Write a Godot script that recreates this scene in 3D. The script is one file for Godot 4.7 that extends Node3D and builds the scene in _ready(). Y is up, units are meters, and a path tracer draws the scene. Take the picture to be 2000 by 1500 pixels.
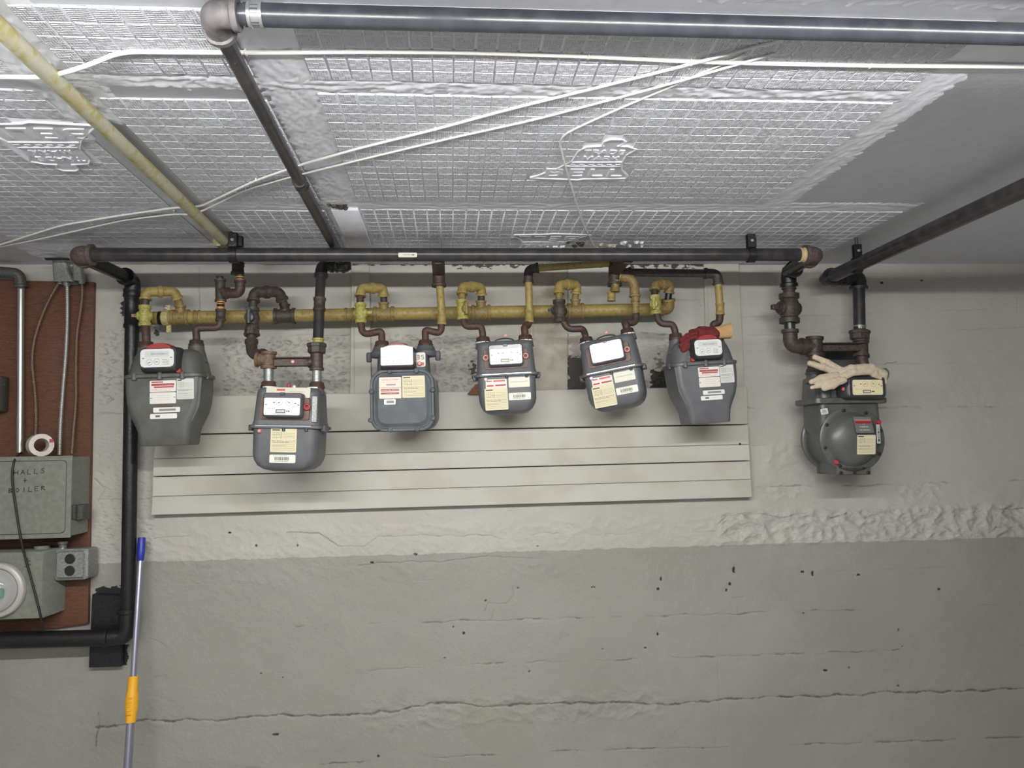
extends Node3D
# Basement wall with seven gas meters. y up, metres. The meter wall is the plane z = 0, the camera stands 2.8 m in front of it.

const CEIL := 2.186
var M := {}
var rng := RandomNumberGenerator.new()


# ---------------------------------------------------------------- mesh builder
class MB:
	var v := PackedVector3Array()
	var n := PackedVector3Array()
	var u := PackedVector2Array()

	func tri(a: Vector3, b: Vector3, c: Vector3, na: Vector3, nb: Vector3, nc: Vector3, ua := Vector2.ZERO, ub := Vector2.ZERO, uc := Vector2.ZERO) -> void:
		if (b - a).cross(c - a).dot(na + nb + nc) > 0.0:
			v.append(a); v.append(c); v.append(b)
			n.append(na); n.append(nc); n.append(nb)
			u.append(ua); u.append(uc); u.append(ub)
		else:
			v.append(a); v.append(b); v.append(c)
			n.append(na); n.append(nb); n.append(nc)
			u.append(ua); u.append(ub); u.append(uc)

	func quad(a: Vector3, b: Vector3, c: Vector3, d: Vector3, nn: Vector3, uv := true) -> void:
		var k := 1.0 if uv else 0.0
		tri(a, b, c, nn, nn, nn, Vector2(0, k), Vector2(k, k), Vector2(k, 0))
		tri(a, c, d, nn, nn, nn, Vector2(0, k), Vector2(k, 0), Vector2(0, 0))

	# skin over closed rings with the same number of points
	func loft(rings: Array, cap0 := true, cap1 := true, hard := false) -> void:
		var cnt: int = rings[0].size()
		var ks: int = rings.size()
		var cen := []
		for r in rings:
			var c := Vector3.ZERO
			for p in r:
				c += p
			cen.append(c / cnt)
		var sn := []
		var sum := 0.0
		for k in ks - 1:
			var a: PackedVector3Array = rings[k]
			var b: PackedVector3Array = rings[k + 1]
			var row := PackedVector3Array()
			for i in cnt:
				var t := (a[(i + 1) % cnt] - a[(i + cnt - 1) % cnt]) + (b[(i + 1) % cnt] - b[(i + cnt - 1) % cnt])
				var w := t.cross(b[i] - a[i])
				sum += w.dot((a[i] + b[i]) * 0.5 - (cen[k] + cen[k + 1]) * 0.5)
				row.append(w.normalized())
			sn.append(row)
		var sg := 1.0 if sum >= 0.0 else -1.0
		for k in ks - 1:
			var a: PackedVector3Array = rings[k]
			var b: PackedVector3Array = rings[k + 1]
			for i in cnt:
				var j := (i + 1) % cnt
				var q := [a[i], a[j], b[j], b[i]]
				var qn := []
				if hard:
					var fn: Vector3 = (a[j] - a[i] + b[j] - b[i]).cross(b[i] - a[i] + b[j] - a[j]).normalized() * sg
					qn = [fn, fn, fn, fn]
				else:
					for e in [[i, -1], [j, -1], [j, 1], [i, 1]]:
						var base: Vector3 = sn[k][e[0]]
						var o: int = k + e[1]
						if o >= 0 and o < ks - 1:
							var other: Vector3 = sn[o][e[0]]
							if other.dot(base) > 0.6:
								base = (base + other).normalized()
						qn.append(base * sg)
				var u0 := float(i) / cnt
				var u1 := float(i + 1) / cnt
				var v0 := float(k) / (ks - 1)
				var v1 := float(k + 1) / (ks - 1)
				tri(q[0], q[1], q[2], qn[0], qn[1], qn[2], Vector2(u0, v0), Vector2(u1, v0), Vector2(u1, v1))
				tri(q[0], q[2], q[3], qn[0], qn[2], qn[3], Vector2(u0, v0), Vector2(u1, v1), Vector2(u0, v1))
		if cap0:
			fan(rings[0], cen[0], (cen[0] - cen[1]).normalized())
		if cap1:
			fan(rings[ks - 1], cen[ks - 1], (cen[ks - 1] - cen[ks - 2]).normalized())

	func fan(r: PackedVector3Array, c: Vector3, dn: Vector3) -> void:
		var cnt := r.size()
		var fn := Vector3.ZERO
		for i in cnt:
			fn += (r[i] - c).cross(r[(i + 1) % cnt] - c)
		fn = fn.normalized()
		if fn.dot(dn) < 0.0:
			fn = -fn
		for i in cnt:
			tri(c, r[i], r[(i + 1) % cnt], fn, fn, fn)

	func tube(path: PackedVector3Array, rad, sides := 14, cap := true, hard := false) -> void:
		var rings := []
		var m := path.size()
		var t0 := (path[1] - path[0]).normalized()
		var ref := Vector3.UP if absf(t0.y) < 0.9 else Vector3.RIGHT
		var x := t0.cross(ref).normalized()
		for k in m:
			var t: Vector3
			if k == 0:
				t = t0
			elif k == m - 1:
				t = (path[k] - path[k - 1]).normalized()
			else:
				t = ((path[k] - path[k - 1]).normalized() + (path[k + 1] - path[k]).normalized()).normalized()
			x = (x - t * x.dot(t)).normalized()
			var y := t.cross(x)
			var r: float = rad if (rad is float or rad is int) else rad[k]
			var ring := PackedVector3Array()
			for i in sides:
				var a := TAU * i / sides
				ring.append(path[k] + (x * cos(a) + y * sin(a)) * r)
			rings.append(ring)
		loft(rings, cap, cap, hard)

	# profile of (distance along the axis, radius) round the axis from p in direction d
	func lathe(p: Vector3, d: Vector3, prof: Array, sides := 24, hard := false) -> void:
		var dd := d.normalized()
		var ref := Vector3.UP if absf(dd.y) < 0.9 else Vector3.RIGHT
		var x := dd.cross(ref).normalized()
		var y := dd.cross(x)
		var rings := []
		for e in prof:
			var ring := PackedVector3Array()
			for i in sides:
				var a := TAU * (i + 0.5) / sides
				ring.append(p + dd * e[0] + (x * cos(a) + y * sin(a)) * e[1])
			rings.append(ring)
		loft(rings, true, true, hard)

	func box(c: Vector3, s: Vector3, b := 0.002) -> void:
		var h := s * 0.5
		b = minf(b, minf(h.x, minf(h.y, h.z)) * 0.9)
		var rings := []
		for e in [[-h.z, b], [-h.z + b, 0.0], [h.z - b, 0.0], [h.z, b]]:
			rings.append(MB.ring_z(c, e[0], h.x - e[1], h.y - e[1], b, 2))
		loft(rings)

	static func rr(hw: float, hh: float, r: float, seg := 4) -> PackedVector2Array:
		var o := PackedVector2Array()
		r = minf(r, minf(hw, hh))
		for q in 4:
			var cx: float = (hw - r) * [1, -1, -1, 1][q]
			var cy: float = (hh - r) * [1, 1, -1, -1][q]
			for k in seg + 1:
				var a := PI / 2 * q + PI / 2 * k / seg
				o.append(Vector2(cx + r * cos(a), cy + r * sin(a)))
		return o

	static func ring_z(c: Vector3, z: float, hw: float, hh: float, r: float, seg := 4) -> PackedVector3Array:
		var o := PackedVector3Array()
		for p in rr(hw, hh, r, seg):
			o.append(c + Vector3(p.x, p.y, z))
		return o

	static func ring_y(c: Vector3, y: float, hw: float, hd: float, r: float, seg := 4) -> PackedVector3Array:
		var o := PackedVector3Array()
		for p in rr(hw, hd, r, seg):
			o.append(c + Vector3(p.x, y, p.y))
		return o

	func mesh() -> ArrayMesh:
		var arr := []
		arr.resize(Mesh.ARRAY_MAX)
		arr[Mesh.ARRAY_VERTEX] = v
		arr[Mesh.ARRAY_NORMAL] = n
		arr[Mesh.ARRAY_TEX_UV] = u
		var am := ArrayMesh.new()
		am.add_surface_from_arrays(Mesh.PRIMITIVE_TRIANGLES, arr)
		return am


# ---------------------------------------------------------------- scene tree helpers
func numbered(parent: Node, called: String) -> String:
	if not parent.has_node(NodePath(called)):
		return called
	var k := 1
	while parent.has_node(NodePath("%s_%03d" % [called, k])):
		k += 1
	return "%s_%03d" % [called, k]


func thing(called: String, label: String, category: String, at := Vector3.ZERO, rot := Vector3.ZERO, group := "") -> Node3D:
	var o := Node3D.new()
	o.name = numbered(self, called)
	o.position = at
	o.rotation_degrees = rot
	o.set_meta("label", label)
	o.set_meta("category", category)
	if group != "":
		o.set_meta("group", group)
	add_child(o, true)
	return o


func put(parent: Node, called: String, mesh: Mesh, mat: Material) -> MeshInstance3D:
	var o := MeshInstance3D.new()
	o.name = numbered(parent, called)
	o.mesh = mesh
	o.material_override = mat
	o.cast_shadow = GeometryInstance3D.SHADOW_CASTING_SETTING_ON
	parent.add_child(o, true)
	return o


func part(parent: Node, called: String, b: MB, mat: Material) -> MeshInstance3D:
	return put(parent, called, b.mesh(), mat)


func structure(called: String, b: MB, mat: Material) -> MeshInstance3D:
	var o := part(self, called, b, mat)
	o.set_meta("kind", "structure")
	return o


# ---------------------------------------------------------------- pixels and materials
func noise(seed_: int, freq: float, kind := FastNoiseLite.TYPE_SIMPLEX_SMOOTH, oct := 4) -> FastNoiseLite:
	var f := FastNoiseLite.new()
	f.seed = seed_
	f.noise_type = kind
	f.frequency = freq
	f.fractal_octaves = oct
	return f


func tex_from(bytes: PackedByteArray, w: int, h: int, fmt: int) -> ImageTexture:
	return ImageTexture.create_from_image(Image.create_from_data(w, h, false, fmt, bytes))


# a tileable cloudy pattern between colours; stops = [[t, Color], ...]
func cloud_tex(seed_: int, freq: float, stops: Array, size := 192) -> ImageTexture:
	var im := noise(seed_, freq).get_seamless_image(size, size)
	im.convert(Image.FORMAT_L8)
	var d := im.get_data()
	var g := Gradient.new()
	g.offsets = PackedFloat32Array(stops.map(func(e): return e[0]))
	g.colors = PackedColorArray(stops.map(func(e): return e[1]))
	var lut := []
	for k in 256:
		lut.append(g.sample(k / 255.0))
	var out := PackedByteArray()
	out.resize(size * size * 3)
	for k in size * size:
		var c: Color = lut[d[k]]
		out[k * 3] = int(c.r * 255.0)
		out[k * 3 + 1] = int(c.g * 255.0)
		out[k * 3 + 2] = int(c.b * 255.0)
	return tex_from(out, size, size, Image.FORMAT_RGB8)


func plain(c: Color, rough := 0.6, metal := 0.0) -> StandardMaterial3D:
	var m := StandardMaterial3D.new()
	m.albedo_color = c
	m.roughness = rough
	m.metallic = metal
	return m


# mottled material: cloudy colours over a tile of `tile` metres and a fine relief
func mottled(seed_: int, freq: float, stops: Array, tile: float, rough := 0.6, metal := 0.0, relief := 0.0) -> StandardMaterial3D:
	var m := plain(Color.WHITE, rough, metal)
	m.albedo_texture = cloud_tex(seed_, freq, stops)
	m.uv1_triplanar = true
	m.uv1_world_triplanar = true
	m.uv1_scale = Vector3.ONE / tile
	if relief > 0.0:
		m.heightmap_enabled = true
		m.heightmap_texture = grain
		m.heightmap_scale = relief
	return m


var grain: ImageTexture


func rgb(r: int, g: int, b: int) -> Color:
	return Color8(r, g, b)


# ---------------------------------------------------------------- printed labels
func label_mat(im: Image, rough := 0.5) -> StandardMaterial3D:
	var m := plain(Color.WHITE, rough)
	m.albedo_texture = ImageTexture.create_from_image(im)
	return m


func sheet(w: int, h: int, c: Color) -> Image:
	var im := Image.create(w, h, false, Image.FORMAT_RGB8)
	im.fill(c)
	return im


func print_line(im: Image, x: int, y: int, w: int, t: int, c: Color) -> void:
	# a row of unreadable small print: short dashes of varying length
	var k := x
	while k < x + w:
		var l := rng.randi_range(2, 7)
		im.fill_rect(Rect2i(k, y, mini(l, x + w - k), t), c)
		k += l + rng.randi_range(1, 3)


func print_ring(im: Image, cx: int, cy: int, r: int, c: Color) -> void:
	for k in 90:
		var a := TAU * k / 90.0
		im.fill_rect(Rect2i(cx + int(round(cos(a) * r)), cy + int(round(sin(a) * r)), 1, 1), c)


func print_hand(im: Image, cx: int, cy: int, r: int, a: float, c: Color) -> void:
	for k in r:
		im.fill_rect(Rect2i(cx + int(round(cos(a) * (k - r * 0.3))), cy + int(round(sin(a) * (k - r * 0.3))), 2, 2), c)


func make_labels() -> void:
	rng.seed = 11
	var dark := rgb(58, 56, 54)
	var im := sheet(120, 72, rgb(226, 222, 216))   # red print on white
	for r in [[8, 6, 52, 8], [8, 20, 104, 13], [20, 37, 90, 9]]:
		im.fill_rect(Rect2i(r[0], r[1], r[2], r[3]), rgb(150, 26, 32))
		print_line(im, r[0] + 4, r[1] + r[3] / 2 - 1, r[2] - 8, 2, rgb(226, 190, 188))
	print_line(im, 10, 54, 100, 2, rgb(190, 120, 118))
	print_line(im, 10, 62, 90, 2, rgb(190, 120, 118))
	M.l_red = label_mat(im)
	im = sheet(120, 60, rgb(226, 220, 212))   # sparse red print
	im.fill_rect(Rect2i(6, 8, 30, 6), rgb(170, 40, 44)); im.fill_rect(Rect2i(44, 6, 66, 10), rgb(190, 60, 60))
	print_line(im, 46, 10, 62, 2, rgb(232, 214, 210))
	im.fill_rect(Rect2i(6, 34, 38, 9), rgb(178, 40, 46)); im.fill_rect(Rect2i(54, 33, 60, 9), rgb(160, 26, 34))
	print_line(im, 8, 50, 100, 2, rgb(200, 140, 136))
	M.l_red2 = label_mat(im)
	im = sheet(160, 52, rgb(206, 203, 188))   # pale strip with red words
	im.fill_rect(Rect2i(38, 8, 30, 10), rgb(196, 70, 70)); im.fill_rect(Rect2i(4, 30, 22, 8), rgb(190, 60, 60)); im.fill_rect(Rect2i(36, 30, 36, 9), rgb(184, 48, 50))
	print_line(im, 84, 20, 56, 3, rgb(160, 158, 148))
	M.l_strip = label_mat(im)
	for e in [["l_table", rgb(214, 206, 172), 34], ["l_table_white", rgb(205, 208, 203), 26]]:
		im = sheet(112, 120, e[1])
		im.fill_rect(Rect2i(6, 6, e[2], 6), dark)
		for k in 4:
			print_line(im, 8, 22 + k * 8, 42, 3, rgb(136, 132, 116))
			im.fill_rect(Rect2i(54, 24 + k * 8, 50, 1), rgb(120, 116, 104))
		im.fill_rect(Rect2i(26, 18, 1, 38), rgb(150, 146, 130)); im.fill_rect(Rect2i(46, 18, 1, 38), rgb(150, 146, 130))
		print_line(im, 6, 62, 100, 3, rgb(110, 106, 96))
		for k in 5:
			im.fill_rect(Rect2i(8, 72 + k * 9, 98, 1), rgb(120, 116, 104))
		print_line(im, 8, 68, 70, 3, rgb(126, 120, 106)); print_line(im, 8, 86, 60, 2, rgb(140, 134, 118))
		M[e[0]] = label_mat(im)
	im = sheet(120, 60, rgb(226, 222, 216))   # riveted plate
	for k in 3:
		print_line(im, 34, 14 + k * 12, 60, 3, rgb(196, 192, 186))
	im.fill_rect(Rect2i(2, 28, 8, 3), dark); im.fill_rect(Rect2i(110, 26, 8, 3), dark)
	M.l_plate = label_mat(im, 0.35)
	im = sheet(120, 50, rgb(222, 220, 206))   # split plate
	im.fill_rect(Rect2i(8, 24, 104, 1), rgb(150, 146, 136)); print_line(im, 14, 21, 90, 2, rgb(170, 166, 156))
	M.l_split = label_mat(im)
	im = sheet(140, 44, rgb(226, 226, 216))   # bar code
	print_line(im, 20, 4, 70, 2, rgb(150, 150, 140))
	var x := 28
	while x < 104:
		var w := rng.randi_range(1, 3)
		im.fill_rect(Rect2i(x, 12, w, 18), dark)
		x += w + rng.randi_range(1, 3)
	print_line(im, 30, 34, 70, 3, rgb(120, 118, 110))
	M.l_bar = label_mat(im)
	im = sheet(140, 30, rgb(226, 226, 222))   # number strip
	im.fill_rect(Rect2i(30, 8, 88, 14), rgb(150, 152, 152)); print_line(im, 34, 12, 80, 6, rgb(110, 112, 112))
	M.l_number = label_mat(im)
	im = sheet(140, 30, rgb(226, 226, 222))
	im.fill_rect(Rect2i(28, 8, 24, 13), rgb(104, 104, 102)); print_line(im, 70, 12, 50, 4, rgb(206, 206, 202))
	M.l_code = label_mat(im)
	# index faces
	im = sheet(128, 72, rgb(222, 224, 222))   # counter window over two test dials
	im.fill_rect(Rect2i(18, 8, 92, 24), rgb(204, 208, 206))
	print_line(im, 40, 16, 64, 8, rgb(170, 174, 174))
	im.fill_rect(Rect2i(4, 36, 120, 1), rgb(186, 188, 186)); im.fill_rect(Rect2i(8, 35, 6, 3), dark); im.fill_rect(Rect2i(114, 34, 8, 2), dark)
	for e in [[34, 52, 2.7], [62, 50, 3.0]]:
		print_ring(im, e[0], e[1], 11, rgb(120, 122, 122)); print_hand(im, e[0], e[1], 10, e[2], dark)
	for k in 4:
		print_line(im, 84, 42 + k * 6, 26, 3, rgb(170, 160, 160))
	M.l_index = label_mat(im, 0.3)
	for e in [["l_dials", rgb(226, 228, 234)], ["l_dials_cream", rgb(222, 212, 176)], ["l_dials_light", rgb(222, 222, 220)]]:
		im = sheet(144, 70, e[1])   # two dials over a counter slot
		for q in [[60, 18, 2.8], [100, 18, 3.6]]:
			print_ring(im, q[0], q[1], 13, rgb(150, 148, 144)); print_hand(im, q[0], q[1], 11, q[2], dark)
		im.fill_rect(Rect2i(36, 18, 7, 3), dark); im.fill_rect(Rect2i(122, 20, 7, 3), dark); im.fill_rect(Rect2i(5, 26, 6, 3), dark); im.fill_rect(Rect2i(134, 27, 7, 3), dark)
		im.fill_rect(Rect2i(48, 47, 38, 14), dark); im.fill_rect(Rect2i(51, 50, 32, 8), rgb(200, 200, 196))
		print_line(im, 90, 51, 14, 6, rgb(90, 88, 84)); print_line(im, 14, 42, 34, 2, rgb(150, 146, 140)); print_line(im, 112, 36, 14, 2, rgb(170, 166, 160))
		print_line(im, 40, 65, 50, 2, rgb(120, 116, 110))
		M[e[0]] = label_mat(im, 0.3)
	im = sheet(128, 76, rgb(232, 232, 230))   # index with hinged reader cover
	print_line(im, 34, 24, 70, 5, rgb(170, 170, 176)); im.fill_rect(Rect2i(0, 40, 128, 2), rgb(140, 142, 144))
	for e in [[28, 58, 2.9], [50, 58, 2.4]]:
		print_ring(im, e[0], e[1], 8, rgb(130, 130, 128)); print_hand(im, e[0], e[1], 7, e[2], dark)
	print_line(im, 68, 54, 40, 3, rgb(200, 120, 110)); print_line(im, 68, 62, 40, 3, rgb(200, 130, 120))
	M.l_reader = label_mat(im, 0.25)
	im = sheet(40, 64, rgb(222, 220, 214))   # side tag with numerals and a red seal print
	for q in [[6, 12, 10, 3], [13, 12, 3, 10], [6, 20, 10, 3], [13, 20, 3, 10], [6, 28, 10, 3], [22, 12, 12, 3], [22, 12, 3, 9], [22, 19, 12, 3], [31, 20, 3, 10], [22, 28, 12, 3]]:
		im.fill_rect(Rect2i(q[0], q[1], q[2], q[3]), rgb(120, 118, 70))
	im.fill_rect(Rect2i(6, 44, 28, 14), rgb(196, 110, 104))
	M.l_side = label_mat(im)
	im = sheet(112, 120, rgb(228, 210, 196))   # two-part maker's plate
	print_line(im, 14, 10, 84, 8, rgb(190, 150, 140)); im.fill_rect(Rect2i(36, 38, 48, 9), rgb(150, 140, 130))
	print_line(im, 10, 26, 90, 3, rgb(200, 170, 158)); im.fill_rect(Rect2i(0, 58, 112, 2), rgb(120, 110, 104))
	im.fill_rect(Rect2i(8, 66, 92, 14), rgb(150, 66, 60)); print_line(im, 12, 71, 84, 4, rgb(230, 206, 196))
	im.fill_rect(Rect2i(8, 86, 92, 10), rgb(110, 44, 42)); print_line(im, 30, 90, 60, 2, rgb(228, 206, 198))
	M.l_maker = label_mat(im, 0.4)
	im = sheet(96, 100, rgb(104, 106, 104))   # grey plate with a red bar and pale words
	im.fill_rect(Rect2i(6, 14, 84, 12), rgb(150, 120, 120)); im.fill_rect(Rect2i(4, 27, 88, 15), rgb(156, 30, 34))
	print_line(im, 24, 58, 50, 7, rgb(186, 188, 186)); print_line(im, 20, 78, 58, 7, rgb(186, 188, 186)); print_line(im, 42, 46, 16, 3, rgb(176, 178, 176))
	M.l_grey = label_mat(im)
	im = sheet(36, 100, rgb(214, 216, 214))   # upright bar-code tag
	for q in [[12, 24, 12, 3], [10, 36, 16, 10], [12, 54, 14, 3], [10, 66, 16, 4], [9, 76, 18, 12]]:
		im.fill_rect(Rect2i(q[0], q[1], q[2], q[3]), rgb(100, 100, 98))
	M.l_upright = label_mat(im)
	im = sheet(64, 48, rgb(212, 212, 208))
	print_line(im, 14, 12, 36, 8, rgb(110, 110, 108)); print_line(im, 14, 24, 36, 8, rgb(120, 120, 118)); print_line(im, 10, 38, 44, 3, dark)
	M.l_small = label_mat(im)
	im = sheet(120, 34, rgb(214, 208, 198))   # pipe tag
	print_line(im, 30, 14, 62, 5, rgb(110, 104, 98)); im.fill_rect(Rect2i(88, 12, 14, 8), rgb(70, 66, 62))
	M.l_tag = label_mat(im)


# a thin printed plate in the parent's x-y plane, facing +z
func sticker(parent: Node, called: String, mat: Material, c: Vector3, w: float, h: float, turn := 0.0, r := 0.003, t := 0.0012) -> MeshInstance3D:
	var b := MB.new()
	var o := Vector3.ZERO
	var front := MB.ring_z(o, t, w / 2, h / 2, r, 2)
	b.loft([MB.ring_z(o, 0, w / 2, h / 2, r, 2), front], true, false)
	for k in b.u.size():
		b.u[k] = Vector2(0.02, 0.02)
	var cnt := front.size()
	for i in cnt:
		var p: Vector3 = front[i]
		var q: Vector3 = front[(i + 1) % cnt]
		var nn := Vector3(0, 0, 1)
		b.tri(Vector3(0, 0, t), p, q, nn, nn, nn, Vector2(0.5, 0.5), Vector2(p.x / w + 0.5, 0.5 - p.y / h), Vector2(q.x / w + 0.5, 0.5 - q.y / h))
	var m := part(parent, called, b, mat)
	m.position = c
	m.rotation_degrees.z = turn
	return m


# ---------------------------------------------------------------- pipes and fittings
func bend(pts: Array, br: float, seg := 6) -> PackedVector3Array:
	var o := PackedVector3Array()
	o.append(pts[0])
	for k in range(1, pts.size() - 1):
		var p: Vector3 = pts[k]
		var a: Vector3 = pts[k - 1] - p
		var b: Vector3 = pts[k + 1] - p
		var d := minf(br, minf(a.length(), b.length()) * 0.49)
		var s := p + a.normalized() * d
		var e := p + b.normalized() * d
		for i in seg + 1:
			var t := float(i) / seg
			o.append(s.lerp(p, t).lerp(p.lerp(e, t), t))
	o.append(pts[pts.size() - 1])
	return o


func pipe(parent: Node, called: String, pts: Array, r: float, mat: Material, br := 0.03, sides := 16) -> MeshInstance3D:
	var b := MB.new()
	b.tube(bend(pts, br), r, sides)
	return part(parent, called, b, mat)


# cast fitting along a bent path with beaded mouths
func elbow(parent: Node, pts: Array, r: float, mat: Material, called := "elbow", br := 0.04) -> MeshInstance3D:
	var p := bend(pts, br, 7)
	var rad := PackedFloat32Array()
	var q := PackedVector3Array()
	var m := p.size()
	var l := r * 0.42
	var d0 := (p[1] - p[0]).normalized()
	var d1 := (p[m - 2] - p[m - 1]).normalized()
	for e in [[p[0], 1.18], [p[0] + d0 * l, 1.18], [p[0] + d0 * l * 1.25, 1.0]]:
		q.append(e[0]); rad.append(r * e[1])
	for k in range(1, m - 1):
		if (p[k] - p[0]).dot(d0) > l * 1.3 and (p[k] - p[m - 1]).dot(d1) > l * 1.3:
			q.append(p[k]); rad.append(r)
	for e in [[p[m - 1] + d1 * l * 1.25, 1.0], [p[m - 1] + d1 * l, 1.18], [p[m - 1], 1.18]]:
		q.append(e[0]); rad.append(r * e[1])
	var b := MB.new()
	b.tube(q, rad, 18)
	return part(parent, called, b, mat)


# straight band with beads at both ends
func coupling(parent: Node, a: Vector3, b: Vector3, r: float, mat: Material, called := "coupling") -> MeshInstance3D:
	var L := a.distance_to(b)
	var w := minf(L * 0.2, r * 0.4)
	var mb := MB.new()
	mb.lathe(a, b - a, [[0, r], [w, r], [w * 1.2, r * 0.9], [L - w * 1.2, r * 0.9], [L - w, r], [L, r]], 20)
	return part(parent, called, mb, mat)


func nut(parent: Node, a: Vector3, b: Vector3, r: float, mat: Material, called := "union_nut", sides := 8) -> MeshInstance3D:
	var L := a.distance_to(b)
	var mb := MB.new()
	mb.lathe(a, b - a, [[0, r * 0.85], [L * 0.12, r], [L * 0.62, r], [L * 0.66, r * 1.1], [L * 0.94, r * 1.1], [L, r * 1.0]], sides, sides < 12)
	return part(parent, called, mb, mat)


func tee(parent: Node, a: Vector3, b: Vector3, branch: Vector3, r: float, rb: float, mat: Material, called := "tee") -> MeshInstance3D:
	var L := a.distance_to(b)
	var w := r * 0.4
	var mb := MB.new()
	mb.lathe(a, b - a, [[0, r * 1.14], [w, r * 1.14], [w * 1.2, r], [L - w * 1.2, r], [L - w, r * 1.14], [L, r * 1.14]], 20)
	var c := (a + b) * 0.5
	var l := c.distance_to(branch)
	mb.lathe(c, branch - c, [[0, rb], [l - rb * 0.45, rb], [l - rb * 0.4, rb * 1.16], [l, rb * 1.16]], 18)
	return part(parent, called, mb, mat)


# plug valve between a and b; the plug sticks out along side
func valve(parent: Node, a: Vector3, b: Vector3, r: float, side: Vector3, mat: Material, key: Material, flat := false) -> MeshInstance3D:
	var L := a.distance_to(b)
	var mb := MB.new()
	mb.lathe(a, b - a, [[0, r * 1.22], [L * 0.16, r * 1.22], [L * 0.2, r * 1.02], [L * 0.34, r * 1.18], [L * 0.5, r * 1.3], [L * 0.66, r * 1.18], [L * 0.8, r * 1.02], [L * 0.84, r * 1.22], [L, r * 1.22]], 18)
	var c := (a + b) * 0.5
	var s := side.normalized()
	mb.lathe(c - s * r * 1.5, s, [[0, r * 0.5], [r * 0.25, r * 0.8], [r * 2.6, r * 0.92], [r * 2.9, r * 0.8]], 14)
	var o := part(parent, "shutoff_valve", mb, mat)
	var kb := MB.new()
	if flat:
		kb.lathe(c + s * r * 1.3, s, [[0, r * 0.85], [r * 0.4, r * 0.85], [r * 0.5, r * 0.5]], 12)
		var up := (b - a).normalized()
		var q := up.cross(s).normalized()
		kb.tube(PackedVector3Array([c + s * r * 1.7 - up * r * 1.2, c + s * r * 1.7 + up * r * 1.25]), r * 0.42, 8)
		kb.lathe(c + s * r * 1.6 + up * r * 1.2, s, [[0, r * 0.5], [r * 0.4, r * 0.5]], 10)
	else:
		kb.lathe(c + s * r * 1.3, s, [[0, r * 0.6], [r * 0.35, r * 0.6]], 12)
		kb.lathe(c + s * r * 1.6, s, [[0, r * 0.42], [r * 0.8, r * 0.42], [r * 0.9, r * 0.34]], 4, true)
	part(o, "valve_key", kb, key)
	return o


# ---------------------------------------------------------------- scene
func _ready() -> void:
	var cam := Camera3D.new()
	cam.name = "camera"
	cam.fov = 53.1301
	cam.near = 0.05
	cam.far = 40.0
	cam.transform = Transform3D(Basis(Vector3(0.99663, -0.020422, 0.079449), Vector3(0.013552, 0.996197, 0.08607), Vector3(-0.080905, -0.084703, 0.993116)).orthonormalized(), Vector3(0, 1.5, 2.8))
	add_child(cam)
	cam.current = true
	var env := Environment.new()
	env.background_mode = Environment.BG_COLOR
	env.background_color = Color.BLACK
	env.tonemap_mode = Environment.TONE_MAPPER_LINEAR
	env.tonemap_exposure = 0.92
	env.sdfgi_enabled = true
	env.ssao_enabled = true
	env.ssil_enabled = true
	var we := WorldEnvironment.new()
	we.name = "environment"
	we.environment = env
	add_child(we)
	rng.seed = 5
	make_materials()
	fluorescent_light(Vector3(-0.635, 2.07, 1.965), 1.3, "bare fluorescent tube light hung below the ceiling on the plywood side")
	fluorescent_light(Vector3(0.635, 2.07, 1.965), 1.3, "bare fluorescent tube light hung below the ceiling on the large meter's side")
	fluorescent_light(Vector3(-1.1, 2.085, 4.4), 0.5, "bare fluorescent tube light nearer the opposite wall, on the plywood side")
	fluorescent_light(Vector3(0.2, 2.085, 4.4), 0.4, "bare fluorescent tube light nearer the opposite wall, on the large meter's side")
	room()
	meter_wall()
	ceiling()
	make_labels()
	wall_boards()
	ceiling_cables()
	ceiling_pipes()
	header()
	manifold()
	meter_sets()
	electrical()
	pole()


const TUBE_LIGHT := Color(1.0, 0.994, 0.978)


func fluorescent_light(at: Vector3, power: float, label: String) -> void:
	var t := thing("fluorescent_light", label, "light", at)
	var tube := MB.new()
	tube.tube(PackedVector3Array([Vector3(-0.59, 0, 0), Vector3(0.59, 0, 0)]), 0.013, 16)
	var glow := plain(Color(1, 1, 1), 0.4)
	glow.emission_enabled = true
	glow.emission = TUBE_LIGHT
	glow.emission_energy_multiplier = 3.0
	part(t, "tube", tube, glow)
	for s in [-1, 1]:
		var cap := MB.new()
		cap.box(Vector3(0.6 * s, 0.004, 0), Vector3(0.018, 0.046, 0.03), 0.004)
		part(t, "lamp_holder", cap, M.enamel)
	var body := MB.new()
	body.box(Vector3(0, 0.042, 0), Vector3(1.24, 0.030, 0.06), 0.004)
	body.box(Vector3(0, 0.023, 0), Vector3(1.24, 0.008, 0.150), 0.003)
	part(t, "reflector_channel", body, M.enamel)
	for s in [-1, 1]:
		var st := MB.new()
		st.tube(PackedVector3Array([Vector3(0.4 * s, 0.06, 0), Vector3(0.4 * s, CEIL - at.y, 0)]), 0.006, 10)
		part(t, "stem", st, M.enamel)
	# the light of the tube, one strip for each side of it
	for e in [[Vector3.ZERO, Vector3(0, 0, -0.0145)], [Vector3(0, 180, 0), Vector3(0, 0, 0.0145)], [Vector3(-90, 0, 0), Vector3(0, -0.0145, 0)], [Vector3(90, 0, 0), Vector3(0, 0.0145, 0)]]:
		var l := AreaLight3D.new()
		l.name = numbered(t, "tube_light")
		l.area_size = Vector2(1.18, 0.025)
		l.light_color = TUBE_LIGHT
		l.light_energy = 1.2 * power
		l.shadow_enabled = true
		l.set("area_range", 14.0)
		l.set("area_attenuation", 2.0)
		t.add_child(l)
		l.rotation_degrees = e[0]
		l.position = e[1]


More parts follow.
